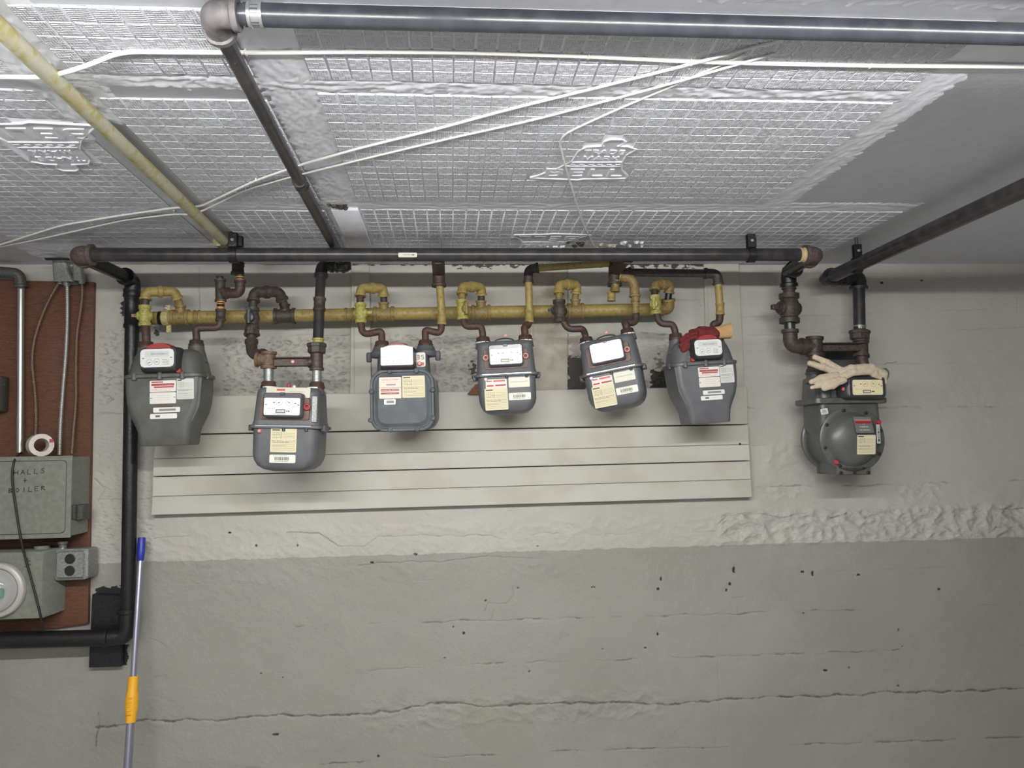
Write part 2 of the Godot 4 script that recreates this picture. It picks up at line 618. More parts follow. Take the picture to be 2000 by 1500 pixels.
func make_materials() -> void:
	var im := noise(3, 0.06, FastNoiseLite.TYPE_SIMPLEX_SMOOTH, 5).get_seamless_image(256, 256)
	im.convert(Image.FORMAT_L8)
	grain = ImageTexture.create_from_image(im)
	M.enamel = plain(rgb(226, 226, 222), 0.35)
	M.paint = mottled(21, 0.02, [[0.3, rgb(196, 195, 194)], [0.7, rgb(208, 207, 205)]], 0.6, 0.55, 0.0, 0.12)
	M.wall_white = mottled(27, 0.02, [[0.3, rgb(174, 171, 165)], [0.7, rgb(183, 181, 175)]], 0.8, 0.62, 0.0, 0.05)
	M.wall_grey = mottled(28, 0.02, [[0.3, rgb(143, 142, 135)], [0.7, rgb(153, 152, 146)]], 0.8, 0.62, 0.0, 0.05)
	M.paint_fine = mottled(22, 0.03, [[0.3, rgb(216, 218, 226)], [0.7, rgb(222, 224, 232)]], 0.3, 0.5, 0.0, 0.03)
	M.concrete = mottled(23, 0.02, [[0.3, rgb(198, 198, 196)], [0.7, rgb(208, 208, 206)]], 0.8, 0.8, 0.0, 0.1)
	M.plank = mottled(24, 0.012, [[0.25, rgb(176, 174, 162)], [0.5, rgb(186, 184, 175)], [0.75, rgb(190, 189, 182)]], 0.9, 0.5, 0.0, 0.02)
	M.plank_warm = mottled(25, 0.012, [[0.25, rgb(178, 176, 164)], [0.55, rgb(187, 185, 175)], [0.8, rgb(186, 185, 178)]], 0.7, 0.5, 0.0, 0.02)
	M.raw_board = mottled(26, 0.02, [[0.25, rgb(158, 151, 136)], [0.5, rgb(172, 166, 152)], [0.75, rgb(180, 175, 163)]], 0.4, 0.6, 0.0, 0.03)
	M.black_pipe = mottled(31, 0.03, [[0.3, rgb(40, 39, 42)], [0.6, rgb(50, 49, 51)], [0.8, rgb(62, 56, 54)]], 0.3, 0.29, 0.0, 0.01)
	M.black_paint = mottled(32, 0.04, [[0.3, rgb(16, 16, 18)], [0.7, rgb(26, 26, 28)]], 0.15, 0.4, 0.0, 0.05)
	M.cast_iron = mottled(33, 0.04, [[0.25, rgb(48, 42, 40)], [0.5, rgb(62, 54, 50)], [0.75, rgb(76, 64, 58)]], 0.12, 0.55, 0.0, 0.02)
	M.rust = mottled(34, 0.05, [[0.25, rgb(58, 42, 37)], [0.5, rgb(74, 52, 44)], [0.78, rgb(94, 64, 50)]], 0.1, 0.6, 0.0, 0.02)
	M.dark_rust = mottled(35, 0.05, [[0.25, rgb(54, 42, 40)], [0.6, rgb(70, 52, 47)], [0.8, rgb(88, 64, 54)]], 0.1, 0.55, 0.0, 0.015)
	M.yellow = mottled(36, 0.045, [[0.08, rgb(76, 64, 42)], [0.2, rgb(132, 115, 64)], [0.5, rgb(150, 132, 76)], [0.8, rgb(160, 143, 86)], [0.93, rgb(112, 98, 62)]], 0.16, 0.5, 0.0, 0.02)
	M.yellow_old = mottled(37, 0.05, [[0.12, rgb(78, 62, 44)], [0.3, rgb(124, 104, 62)], [0.6, rgb(142, 123, 73)], [0.9, rgb(100, 83, 56)]], 0.12, 0.55, 0.0, 0.02)
	M.yellow_fresh = mottled(38, 0.05, [[0.2, rgb(122, 116, 58)], [0.45, rgb(158, 152, 80)], [0.8, rgb(170, 164, 92)]], 0.08, 0.5, 0.0, 0.02)
	M.yellow_ceiling = mottled(39, 0.03, [[0.3, rgb(166, 163, 148)], [0.5, rgb(172, 168, 148)], [0.62, rgb(158, 149, 100)], [0.8, rgb(150, 139, 82)]], 0.3, 0.5, 0.0, 0.02)
	M.orange = plain(rgb(202, 140, 66), 0.5)
	M.galvanised = mottled(41, 0.06, [[0.3, rgb(128, 132, 132)], [0.6, rgb(150, 154, 152)], [0.8, rgb(172, 174, 170)]], 0.08, 0.42, 0.55, 0.0)
	M.steel = plain(rgb(196, 198, 198), 0.28, 0.9)
	M.conduit = plain(rgb(186, 188, 186), 0.34, 0.85)
	M.meter_olive = mottled(42, 0.02, [[0.25, rgb(78, 77, 71)], [0.55, rgb(86, 88, 86)], [0.8, rgb(90, 93, 92)]], 0.35, 0.48)
	M.meter_grey = mottled(43, 0.02, [[0.3, rgb(87, 89, 92)], [0.7, rgb(95, 97, 101)]], 0.3, 0.45)
	M.meter_blue = mottled(44, 0.02, [[0.3, rgb(76, 82, 87)], [0.7, rgb(86, 92, 97)]], 0.3, 0.55)
	M.meter_dark = mottled(45, 0.02, [[0.3, rgb(76, 79, 77)], [0.7, rgb(86, 89, 87)]], 0.3, 0.36)
	M.cable_white = plain(rgb(222, 221, 217), 0.5)
	M.grey_pipe = mottled(48, 0.03, [[0.3, rgb(46, 48, 55)], [0.7, rgb(58, 60, 67)]], 0.3, 0.27, 0.0)
	M.cast_grey = mottled(49, 0.04, [[0.3, rgb(78, 75, 77)], [0.7, rgb(96, 92, 93)]], 0.12, 0.6)
	M.cast_brown = mottled(50, 0.04, [[0.3, rgb(70, 60, 58)], [0.7, rgb(92, 78, 74)]], 0.12, 0.6)
	M.cream_dope = plain(rgb(196, 172, 132), 0.6)
	M.yellow_pale = mottled(57, 0.05, [[0.3, rgb(150, 142, 100)], [0.7, rgb(182, 174, 122)]], 0.08, 0.5)
	M.rust_tan = mottled(58, 0.05, [[0.3, rgb(84, 64, 52)], [0.7, rgb(112, 88, 66)]], 0.12, 0.6, 0.0, 0.02)
	M.index_cover = plain(rgb(86, 84, 92), 0.2)
	M.foil = mottled(59, 0.04, [[0.3, rgb(206, 206, 204)], [0.7, rgb(232, 232, 230)]], 0.06, 0.3, 0.35, 0.02)
	M.glove_white = mottled(62, 0.08, [[0.3, rgb(188, 172, 150)], [0.7, rgb(208, 194, 174)]], 0.05, 0.9, 0.0, 0.06)
	M.glove_red = mottled(63, 0.06, [[0.25, rgb(62, 24, 28)], [0.5, rgb(104, 34, 38)], [0.75, rgb(126, 42, 44)]], 0.06, 0.85, 0.0, 0.06)
	M.glove_tan = mottled(64, 0.06, [[0.3, rgb(178, 138, 92)], [0.7, rgb(200, 164, 116)]], 0.05, 0.9, 0.0, 0.06)
	M.glove_green = plain(rgb(62, 104, 70), 0.8)
	M.pole_silver = plain(rgb(168, 168, 186), 0.3, 0.75)
	M.blue = plain(rgb(34, 48, 150), 0.4)
	M.grip_yellow = plain(rgb(232, 172, 34), 0.5)
	M.index_box = plain(rgb(52, 52, 56), 0.3)
	M.copper_paint = mottled(46, 0.04, [[0.3, rgb(96, 74, 64)], [0.7, rgb(116, 88, 74)]], 0.1, 0.5)
	M.red = plain(rgb(150, 46, 46), 0.4)
	M.red_seal = plain(rgb(172, 56, 62), 0.4)
	M.pink_seal = plain(rgb(206, 140, 130), 0.4)
	M.bolt = plain(rgb(70, 72, 72), 0.45, 0.3)
	M.dark = plain(rgb(30, 30, 30), 0.5)
	M.white_plastic = plain(rgb(220, 220, 216), 0.4)


func slab(c: Vector3, s: Vector3) -> MB:
	var b := MB.new()
	b.box(c, s, 0.001)
	return b


func room() -> void:
	structure("floor", slab(Vector3(1.3, -0.05, 3), Vector3(9.2, 0.1, 6.4)), M.concrete)
	structure("wall_left", slab(Vector3(-3.2, 1.1, 3), Vector3(0.15, 2.3, 6.4)), M.paint)
	structure("wall_right", slab(Vector3(5.8, 1.1, 3), Vector3(0.15, 2.3, 6.4)), M.paint)
	structure("wall_front", slab(Vector3(1.3, 1.1, 6.12), Vector3(9.2, 2.3, 0.15)), M.paint)


# ---------------------------------------------------------------- the painted masonry wall
const WX0 := -1.9
const WW := 4.4
const WH := 2.2
const TW := 2048
const TH := 1024
var hgt := PackedFloat32Array()
var alb := PackedByteArray()


func wall_line(pts: Array, width: float, depth: float, wob: float, seed_: int, tint := -1.0, patchy := 0.0) -> void:
	# a groove (depth > 0, millimetres) along a polyline with a wandering course; tint darkens the paint in it
	var f := noise(seed_, 9.0, FastNoiseLite.TYPE_SIMPLEX_SMOOTH, 3)
	var px := WW / TW
	var rad := int(ceil(width / px))
	for s in pts.size() - 1:
		var a: Vector2 = pts[s]
		var b: Vector2 = pts[s + 1]
		var steps := int(a.distance_to(b) / (px * 0.9)) + 1
		for k in steps:
			var p := a.lerp(b, float(k) / steps)
			var along := p.x + p.y
			var gate := 1.0
			if patchy > 0.0:
				gate = clampf((f.get_noise_2d(along * 0.4, 70.0 + seed_) + 0.35 - patchy) * 4.0, 0.0, 1.0)
				if gate <= 0.0:
					continue
			var q := p + Vector2(f.get_noise_2d(along, 3.0), f.get_noise_2d(along, 31.0)) * wob
			var ci := int((q.x - WX0) / px)
			var cj := int((WH - q.y) / px)
			var thick := 0.45 + 0.75 * absf(f.get_noise_2d(along * 0.7, 140.0 + seed_)) * 2.0
			for j in range(maxi(0, cj - rad), mini(TH, cj + rad + 1)):
				for i in range(maxi(0, ci - rad), mini(TW, ci + rad + 1)):
					var d := Vector2(i - ci, j - cj).length() * px / (width * minf(thick, 1.0))
					if d < 1.0:
						var w := (1.0 - d * d) * gate
						var at := j * TW + i
						hgt[at] = minf(hgt[at], -depth * 0.6 * w) if depth > 0.0 else maxf(hgt[at], -depth * w)
						if tint >= 0.0 and d < 0.6:
							for c in 3:
								alb[at * 3 + c] = int(alb[at * 3 + c] * (1.0 - gate * (0.16 - tint * 0.2)))


func wall_rough(a: Vector2, b: Vector2, amp: float, soft: float, img: PackedByteArray, pits: bool) -> void:
	# roughness of the render inside a rectangle, fading at its edges
	var px := WW / TW
	for j in range(maxi(0, int((WH - maxf(a.y, b.y)) / px)), mini(TH, int((WH - minf(a.y, b.y)) / px))):
		for i in range(maxi(0, int((a.x - WX0) / px)), mini(TW, int((b.x - WX0) / px))):
			var x := WX0 + i * px
			var y := WH - j * px
			var e := minf(minf(x - a.x, b.x - x), minf(absf(a.y - y), absf(y - b.y)))
			var w := clampf(e / soft, 0.0, 1.0)
			var at := j * TW + i
			var nv := img[at] / 255.0
			if pits:
				hgt[at] -= amp * w * pow(clampf((nv - 0.5) * 3.2, 0.0, 1.0), 1.4)
			else:
				hgt[at] += amp * w * (nv - 0.5) * 2.0


func wall_stain(a: Vector2, b: Vector2, c: Color, edge: float, img: PackedByteArray) -> void:
	# a ragged patch of another colour
	var px := WW / TW
	for j in range(maxi(0, int((WH - maxf(a.y, b.y)) / px)), mini(TH, int((WH - minf(a.y, b.y)) / px))):
		for i in range(maxi(0, int((a.x - WX0) / px)), mini(TW, int((b.x - WX0) / px))):
			var x := WX0 + i * px
			var y := WH - j * px
			var e := minf(minf(x - a.x, b.x - x), minf(absf(a.y - y), absf(y - b.y))) / edge
			var at := j * TW + i
			if e + (img[at] / 255.0 - 0.5) * 2.6 > 0.5:
				alb[at * 3] = int(c.r8); alb[at * 3 + 1] = int(c.g8); alb[at * 3 + 2] = int(c.b8)


func gray_bytes(f: FastNoiseLite, w: int, h: int) -> PackedByteArray:
	var im := f.get_image(w, h)
	im.convert(Image.FORMAT_L8)
	im.resize(TW, TH, Image.INTERPOLATE_BILINEAR)
	return im.get_data()


func meter_wall() -> void:
	var px := WW / TW
	var stipple := gray_bytes(noise(51, 0.16, FastNoiseLite.TYPE_SIMPLEX_SMOOTH, 3), TW, TH)
	var lumps := gray_bytes(noise(52, 0.022, FastNoiseLite.TYPE_SIMPLEX_SMOOTH, 4), 1400, TH)
	var broad := gray_bytes(noise(53, 0.012, FastNoiseLite.TYPE_SIMPLEX_SMOOTH, 3), 512, 256)
	var pits := gray_bytes(noise(54, 0.14, FastNoiseLite.TYPE_SIMPLEX_SMOOTH, 3), 1000, TH)
	var flake := gray_bytes(noise(57, 0.11, FastNoiseLite.TYPE_SIMPLEX_SMOOTH, 4), 1300, TH)
	var ridged := noise(55, 0.03, FastNoiseLite.TYPE_SIMPLEX_SMOOTH, 4)
	ridged.fractal_type = FastNoiseLite.FRACTAL_RIDGED
	var crag := gray_bytes(ridged, 1500, TH)
	hgt.resize(TW * TH)
	alb.resize(TW * TH * 3)
	var edge := noise(56, 14.0, FastNoiseLite.TYPE_SIMPLEX_SMOOTH, 3)
	var split := PackedFloat32Array()
	split.resize(TW)
	for i in TW:
		var x := WX0 + i * px
		split[i] = 1.138 - 0.003 * (x + 1.0) + edge.get_noise_1d(x) * 0.005
	var c_up := [rgb(174, 171, 165), rgb(183, 181, 175)]
	var c_lo := [rgb(143, 142, 135), rgb(153, 152, 146)]
	for j in TH:
		var y := WH - j * px
		for i in TW:
			var at := j * TW + i
			var t := broad[at] / 255.0
			var pair: Array = c_up if y > split[i] else c_lo
			var ca: Color = pair[0]
			var cb: Color = pair[1]
			alb[at * 3] = int(lerpf(ca.r8, cb.r8, t))
			alb[at * 3 + 1] = int(lerpf(ca.g8, cb.g8, t))
			alb[at * 3 + 2] = int(lerpf(ca.b8, cb.b8, t))
			hgt[at] = (stipple[at] - 128) * 0.0032 + (lumps[at] - 128) * 0.008 + (broad[at] - 128) * 0.012
	# pitted render between the manifold and the boards, and beside the plywood
	for r in [[Vector2(-1.2442, 1.959), Vector2(-1.13, 1.6813), 6.0], [Vector2(-1.0972, 1.9579), Vector2(-1.033, 1.149), 2.0], [Vector2(-0.8169, 1.9261), Vector2(-0.3543, 1.6986), 7.0], [Vector2(-0.2636, 1.9326), Vector2(0.1146, 1.699), 7.0], [Vector2(0.6931, 1.9247), Vector2(0.9586, 1.7096), 4.0], [Vector2(-1.2358, 1.6147), Vector2(-1.1219, 1.1379), 2.0], [Vector2(-1.225, 1.3126), Vector2(-1.0328, 1.1385), 1.6]]:
		wall_rough(r[0], r[1], r[2], 0.012, pits, true)
	# broken ledge above the grey paint
	wall_rough(Vector2(-1.0607, 1.2482), Vector2(1.0114, 1.1369), 1.8, 0.012, crag, false)
	wall_rough(Vector2(0.9742, 1.2612), Vector2(2.2961, 1.1216), 6.0, 0.02, crag, false)
	wall_rough(Vector2(1.1199, 1.3725), Vector2(1.3317, 1.2726), 3.0, 0.03, crag, false)
	wall_rough(Vector2(1.6567, 1.3504), Vector2(1.8535, 1.259), 3.0, 0.03, crag, false)
	wall_rough(Vector2(1.1465, 1.5147), Vector2(1.2978, 1.3779), 2.6, 0.03, crag, false)
	wall_rough(Vector2(1.6871, 1.8175), Vector2(2.1698, 1.6132), 0.7, 0.05, crag, false)
	wall_rough(Vector2(-0.3324, 0.6429), Vector2(0.7569, 0.5222), 2.6, 0.02, crag, false)
	wall_rough(Vector2(-1.0332, 1.1578), Vector2(0.4741, 1.0378), 1.2, 0.02, crag, false)
	# joints and cracks: [points, width m, depth mm, wobble m, darkest tint or -1, patchiness]
	var cracks := [
		[[Vector2(-1.2334, 1.6577), Vector2(-1.1294, 1.656)], 0.005, 3.0, 0.006, 0.3, 0.0],
		[[Vector2(-1.226, 1.3549), Vector2(-1.0368, 1.3536)], 0.005, 3.0, 0.006, 0.36, 0.0],
		[[Vector2(-1.2413, 1.981), Vector2(-1.1433, 1.9803)], 0.004, 2.0, 0.004, -1.0, 0.2],
		[[Vector2(-1.2398, 1.4277), Vector2(-1.2046, 1.3915), Vector2(-1.2223, 1.3442)], 0.004, 3.0, 0.003, 0.3, 0.0],
		[[Vector2(-0.8952, 2.1798), Vector2(-0.8864, 1.9285)], 0.004, 2.5, 0.001, 0.3, 0.0],
		[[Vector2(-1.0343, 2.1837), Vector2(-1.0298, 2.1278)], 0.003, 1.2, 0.001, 0.4, 0.0],
		[[Vector2(-0.8183, 2.0524), Vector2(-0.346, 2.0558)], 0.003, 1.2, 0.002, -1.0, 0.1],
		[[Vector2(-0.8076, 1.8964), Vector2(-0.6915, 1.9268), Vector2(-0.6103, 1.9169), Vector2(-0.4743, 1.9306), Vector2(-0.3574, 1.924)], 0.006, 2.5, 0.006, 0.45, 0.1],
		[[Vector2(-0.6908, 1.8435), Vector2(-0.565, 1.9016), Vector2(-0.5829, 1.8608), Vector2(-0.5107, 1.916)], 0.004, 2.5, 0.006, 0.4, 0.0],
		[[Vector2(-0.2176, 1.8984), Vector2(-0.0505, 1.9119), Vector2(0.1088, 1.9105)], 0.006, 3.0, 0.006, 0.4, 0.0],
		[[Vector2(0.0061, 1.9494), Vector2(0.1088, 1.9067)], 0.004, 2.0, 0.004, 0.4, 0.0],
		[[Vector2(0.4412, 1.9038), Vector2(0.5954, 1.9063), Vector2(0.8095, 1.9044), Vector2(0.9517, 1.9187)], 0.004, 2.5, 0.005, 0.35, 0.0],
		[[Vector2(0.7126, 1.9246), Vector2(0.8199, 1.9198)], 0.006, 2.5, 0.004, 0.35, 0.0],
		[[Vector2(0.7954, 2.0484), Vector2(0.9453, 2.0477), Vector2(0.9501, 2.0203)], 0.003, 1.6, 0.001, 0.4, 0.0],
		[[Vector2(1.1026, 2.0489), Vector2(1.5383, 2.0609)], 0.004, 1.6, 0.002, -1.0, 0.1],
		[[Vector2(1.0994, 1.9802), Vector2(1.534, 1.9892), Vector2(2.2443, 2.0131)], 0.004, 1.8, 0.003, 0.5, 0.25],
		[[Vector2(1.1061, 1.9116), Vector2(1.2865, 1.9159), Vector2(1.489, 1.9182), Vector2(1.7352, 1.9241), Vector2(2.2377, 1.9322)], 0.005, 2.2, 0.004, 0.45, 0.2],
		[[Vector2(1.1104, 1.7927), Vector2(1.3604, 1.7937), Vector2(1.6038, 1.7947), Vector2(2.2271, 1.8016)], 0.005, 2.2, 0.004, 0.45, 0.25],
		[[Vector2(1.113, 1.638), Vector2(1.3119, 1.6387), Vector2(1.7156, 1.6284), Vector2(2.213, 1.6283)], 0.006, 2.6, 0.005, 0.42, 0.2],
		[[Vector2(1.1261, 1.4998), Vector2(1.3438, 1.4917), Vector2(1.666, 1.493), Vector2(2.2012, 1.4844)], 0.006, 2.4, 0.005, 0.5, 0.25],
		[[Vector2(1.1382, 1.3437), Vector2(1.5751, 1.337), Vector2(2.1896, 1.3417)], 0.006, 2.6, 0.005, 0.45, 0.2],
		[[Vector2(1.1802, 2.0387), Vector2(1.1795, 1.9836)], 0.003, 1.2, 0.001, -1.0, 0.0],
		[[Vector2(1.8059, 2.0517), Vector2(1.8026, 2.0035)], 0.003, 1.2, 0.001, -1.0, 0.0],
		[[Vector2(2.2221, 2.0538), Vector2(2.213, 1.993)], 0.004, 1.6, 0.002, 0.45, 0.0],
		[[Vector2(0.9758, 1.2088), Vector2(1.0256, 1.2374), Vector2(1.1138, 1.2462), Vector2(1.2306, 1.228), Vector2(1.3202, 1.2426)], 0.005, 4.0, 0.004, 0.3, 0.0],
		[[Vector2(1.4121, 1.2193), Vector2(1.4787, 1.2345)], 0.006, 4.0, 0.002, 0.2, 0.0],
		[[Vector2(1.5475, 1.2156), Vector2(1.6086, 1.2291)], 0.005, 3.0, 0.002, 0.4, 0.0],
		[[Vector2(2.0772, 1.232), Vector2(2.181, 1.2369)], 0.006, 4.0, 0.003, 0.35, 0.0],
		[[Vector2(-1.0342, 1.2158), Vector2(-0.9098, 1.2227)], 0.004, 3.0, 0.002, 0.35, 0.0],
		[[Vector2(-0.5802, 1.2238), Vector2(-0.4647, 1.2169), Vector2(-0.4022, 1.1721), Vector2(-0.3127, 1.1658), Vector2(-0.2585, 1.2001), Vector2(-0.0407, 1.1974)], 0.004, 2.5, 0.004, 0.45, 0.0],
		[[Vector2(-0.15, 1.1933), Vector2(0.143, 1.1957), Vector2(0.1888, 1.1761), Vector2(0.3287, 1.1976), Vector2(0.5916, 1.1845), Vector2(0.9747, 1.1827)], 0.005, 2.2, 0.006, 0.5, 0.15],
		[[Vector2(-0.3308, 1.0984), Vector2(-0.277, 1.1074), Vector2(-0.1508, 1.1088), Vector2(-0.0236, 1.1029), Vector2(0.068, 1.1181), Vector2(0.1323, 1.1161)], 0.005, 3.0, 0.004, 0.16, 0.0],
		[[Vector2(0.1415, 1.1158), Vector2(0.3264, 1.1027)], 0.004, 2.0, 0.004, 0.3, 0.2],
		[[Vector2(-1.0314, 1.0617), Vector2(-0.5794, 1.0463), Vector2(0.2137, 1.0374), Vector2(0.9676, 1.0233), Vector2(2.1633, 1.0199)], 0.004, 1.6, 0.004, -1.0, 0.2],
		[[Vector2(-0.5788, 0.9022), Vector2(-0.2244, 0.8993), Vector2(0.1192, 0.8935), Vector2(0.9615, 0.8837), Vector2(1.3887, 0.8827), Vector2(2.1517, 0.8775)], 0.006, 2.4, 0.005, 0.28, 0.15],
		[[Vector2(-1.0256, 0.7476), Vector2(-0.3321, 0.7386), Vector2(0.1347, 0.7435), Vector2(0.4656, 0.7403), Vector2(0.9549, 0.7345), Vector2(2.1394, 0.727)], 0.006, 2.2, 0.005, 0.3, 0.2],
		[[Vector2(-1.2074, 0.5899), Vector2(-1.0398, 0.6021), Vector2(-0.7502, 0.5935), Vector2(-0.6468, 0.604), Vector2(-0.3678, 0.5875), Vector2(-0.1554, 0.6001), Vector2(-0.0837, 0.6194), Vector2(0.132, 0.5956), Vector2(0.4429, 0.5954), Vector2(0.7589, 0.5756), Vector2(1.1392, 0.5817), Vector2(1.5276, 0.5769), Vector2(2.1265, 0.5687)], 0.009, 4.5, 0.007, 0.24, 0.0],
		[[Vector2(-0.7143, 0.4304), Vector2(-0.3331, 0.4311), Vector2(0.0212, 0.4302), Vector2(0.3834, 0.4328), Vector2(0.9408, 0.4154), Vector2(1.4001, 0.4068), Vector2(2.1122, 0.3935)], 0.007, 3.0, 0.004, 0.26, 0.1],
		[[Vector2(0.1106, 0.9242), Vector2(0.1239, 0.9541), Vector2(0.1936, 0.9516), Vector2(0.2181, 0.9832), Vector2(0.2132, 1.0122)], 0.004, 2.5, 0.004, 0.3, 0.0],
		[[Vector2(0.1338, 0.8929), Vector2(0.1454, 0.9283)], 0.003, 2.0, 0.002, 0.35, 0.0],
		[[Vector2(1.0835, 1.1012), Vector2(1.0614, 1.0461), Vector2(1.0434, 0.9912), Vector2(1.0421, 0.8807)], 0.004, 2.0, 0.004, 0.4, 0.2],
		[[Vector2(0.959, 0.829), Vector2(0.9568, 0.6476), Vector2(0.9575, 0.4502)], 0.004, 2.0, 0.003, -1.0, 0.1],
		[[Vector2(1.0217, 0.9403), Vector2(1.0701, 0.9423)], 0.004, 2.0, 0.003, 0.3, 0.0],
		[[Vector2(-1.045, 0.8787), Vector2(-1.0073, 0.8634), Vector2(-0.9796, 0.8416)], 0.003, 1.4, 0.002, 0.3, 0.0],
		[[Vector2(-1.2052, 0.6369), Vector2(-1.1994, 0.603), Vector2(-1.2099, 0.5565), Vector2(-1.2105, 0.513)], 0.006, 0.6, 0.0, 0.24, 0.0],
	]
	var s := 100
	for c in cracks:
		wall_line(c[0], c[1] * 0.68, c[2], c[3] * 1.3, s, c[4], c[5])
		s += 7
	# bare dark patches where the paint is gone
	wall_stain(Vector2(0.4283, 1.8503), Vector2(0.5118, 1.6856), rgb(58, 54, 50), 0.012, flake)
	wall_stain(Vector2(0.438, 1.9268), Vector2(0.4968, 1.8305), rgb(150, 144, 136), 0.02, flake)
	wall_stain(Vector2(0.7428, 1.7893), Vector2(0.8205, 1.6809), rgb(52, 50, 46), 0.01, flake)
	wall_stain(Vector2(0.7605, 1.8469), Vector2(0.8048, 1.7809), rgb(120, 116, 108), 0.03, flake)
	wall_stain(Vector2(0.07, 1.8351), Vector2(0.1062, 1.7555), rgb(70, 66, 62), 0.02, flake)
	wall_stain(Vector2(-0.4378, 2.2021), Vector2(-0.0096, 2.1788), rgb(70, 64, 60), 0.02, flake)
	wall_stain(Vector2(0.0095, 2.2019), Vector2(0.9782, 2.1677), rgb(60, 56, 52), 0.025, flake)
	wall_stain(Vector2(-1.0479, 1.9575), Vector2(-1.026, 1.9131), rgb(70, 68, 66), 0.012, flake)
	wall_stain(Vector2(-1.229, 1.058), Vector2(-1.1155, 0.9952), rgb(22, 22, 24), 0.006, flake)
	wall_stain(Vector2(-1.15, 0.8674), Vector2(-1.1077, 0.7887), rgb(22, 22, 24), 0.016, flake)
	wall_stain(Vector2(-1.1661, 2.0596), Vector2(-1.1366, 1.9949), rgb(30, 30, 32), 0.01, flake)
	wall_stain(Vector2(0.0239, 0.6093), Vector2(0.309, 0.3772), rgb(147, 144, 134), 0.09, broad)
	# blow holes
	for h in [[Vector2(1.0322, 1.0415), 5, 12], [Vector2(1.0144, 0.9922), 5, 6], [Vector2(1, 0.9705), 4, 5], [Vector2(0.7587, 1.0192), 4, 7], [Vector2(0.7459, 0.983), 5, 5], [Vector2(0.7381, 0.823), 3, 6], [Vector2(1.2927, 1.0274), 7, 4], [Vector2(1.3315, 1.0187), 5, 9], [Vector2(1.3608, 0.6683), 9, 3], [Vector2(0.6911, 0.776), 5, 3], [Vector2(1.8191, 0.946), 6, 5], [Vector2(0.1168, 0.9652), 4, 4], [Vector2(0.2333, 1.0043), 4, 3], [Vector2(0.177, 1.0423), 3, 3], [Vector2(-0.2842, 1.1112), 7, 4], [Vector2(-0.1306, 1.1351), 7, 4], [Vector2(-0.6153, 0.5375), 12, 4], [Vector2(-0.2663, 0.4466), 5, 5], [Vector2(0.5067, 0.9985), 8, 3], [Vector2(1.5069, 1.0092), 8, 3], [Vector2(0.5337, 0.7788), 4, 3], [Vector2(-0.5086, 0.9259), 3, 2], [Vector2(0.0006, 0.8766), 3, 4], [Vector2(0.0366, 0.8539), 6, 4], [Vector2(-0.0316, 0.7698), 4, 3], [Vector2(0.2674, 0.7113), 4, 3], [Vector2(-0.592, 0.7271), 3, 3], [Vector2(-0.6668, 0.7442), 4, 2], [Vector2(1.2904, 0.8771), 5, 3], [Vector2(1.6509, 0.8023), 4, 4], [Vector2(1.4511, 0.6737), 4, 4], [Vector2(1.6357, 0.6014), 4, 4], [Vector2(1.6609, 0.7425), 3, 3], [Vector2(-0.7774, 1.2295), 5, 3], [Vector2(-0.6858, 1.1824), 4, 4], [Vector2(-0.5446, 1.1782), 4, 4], [Vector2(0.3089, 1.1506), 3, 3], [Vector2(1.9796, 2.2009), 9, 5], [Vector2(2.1868, 2.1967), 12, 6], [Vector2(1.8315, 2.1221), 6, 3], [Vector2(1.0771, 1.5046), 5, 4], [Vector2(1.669, 2.1124), 7, 5]]:
		var q: Vector2 = h[0]
		var rx: float = h[1] * 0.0008
		var ry: float = h[2] * 0.0008
		for j in range(int((WH - q.y - ry) / px), int((WH - q.y + ry) / px) + 1):
			for i in range(int((q.x - rx - WX0) / px), int((q.x + rx - WX0) / px) + 1):
				if i >= 0 and i < TW and j >= 0 and j < TH and stipple[j * TW + i] > 70 and pow((WX0 + i * px - q.x) / rx, 2.0) + pow((WH - j * px - q.y) / ry, 2.0) < 1.4:
					var at := j * TW + i
					hgt[at] = -4.0
					var dk := 46 if maxi(h[1], h[2]) >= 5 else 92
					alb[at * 3] = dk; alb[at * 3 + 1] = dk - 1; alb[at * 3 + 2] = dk - 4
	# relief as geometry on an 8.6 mm grid, finer relief from the height picture
	var gx := 512
	var gy := 256
	var v := PackedVector3Array()
	var n := PackedVector3Array()
	var uv := PackedVector2Array()
	var idx := PackedInt32Array()
	var hb := PackedByteArray()
	hb.resize(TW * TH)
	for k in TW * TH:
		hb[k] = int(clampf((hgt[k] + 7.0) / 12.0, 0.0, 1.0) * 255.0)
	for j in gy + 1:
		for i in gx + 1:
			var a := mini(i * 4, TW - 3)
			var b := mini(j * 4, TH - 3)
			var at := b * TW + a
			var h := (hgt[at] + hgt[at + 1] + hgt[at + TW] + hgt[at + TW + 1] + hgt[maxi(0, at - 1)] + hgt[maxi(0, at - TW)]) / 6.0
			v.append(Vector3(WX0 + WW * i / gx, WH - WH * j / gy, h * 0.001))
			uv.append(Vector2(float(i) / gx, float(j) / gy))
			n.append(Vector3(0, 0, 1))
	for j in gy + 1:
		for i in gx + 1:
			var at := j * (gx + 1) + i
			var xa := v[at - (1 if i > 0 else 0)]
			var xb := v[at + (1 if i < gx else 0)]
			var ya := v[at + (gx + 1 if j < gy else 0)]
			var yb := v[at - (gx + 1 if j > 0 else 0)]
			n[at] = (xb - xa).cross(yb - ya).normalized()
			if i < gx and j < gy:
				for q in [at, at + 1, at + gx + 2, at, at + gx + 2, at + gx + 1]:
					idx.append(q)
	var arr := []
	arr.resize(Mesh.ARRAY_MAX)
	arr[Mesh.ARRAY_VERTEX] = v
	arr[Mesh.ARRAY_NORMAL] = n
	arr[Mesh.ARRAY_TEX_UV] = uv
	arr[Mesh.ARRAY_INDEX] = idx
	var am := ArrayMesh.new()
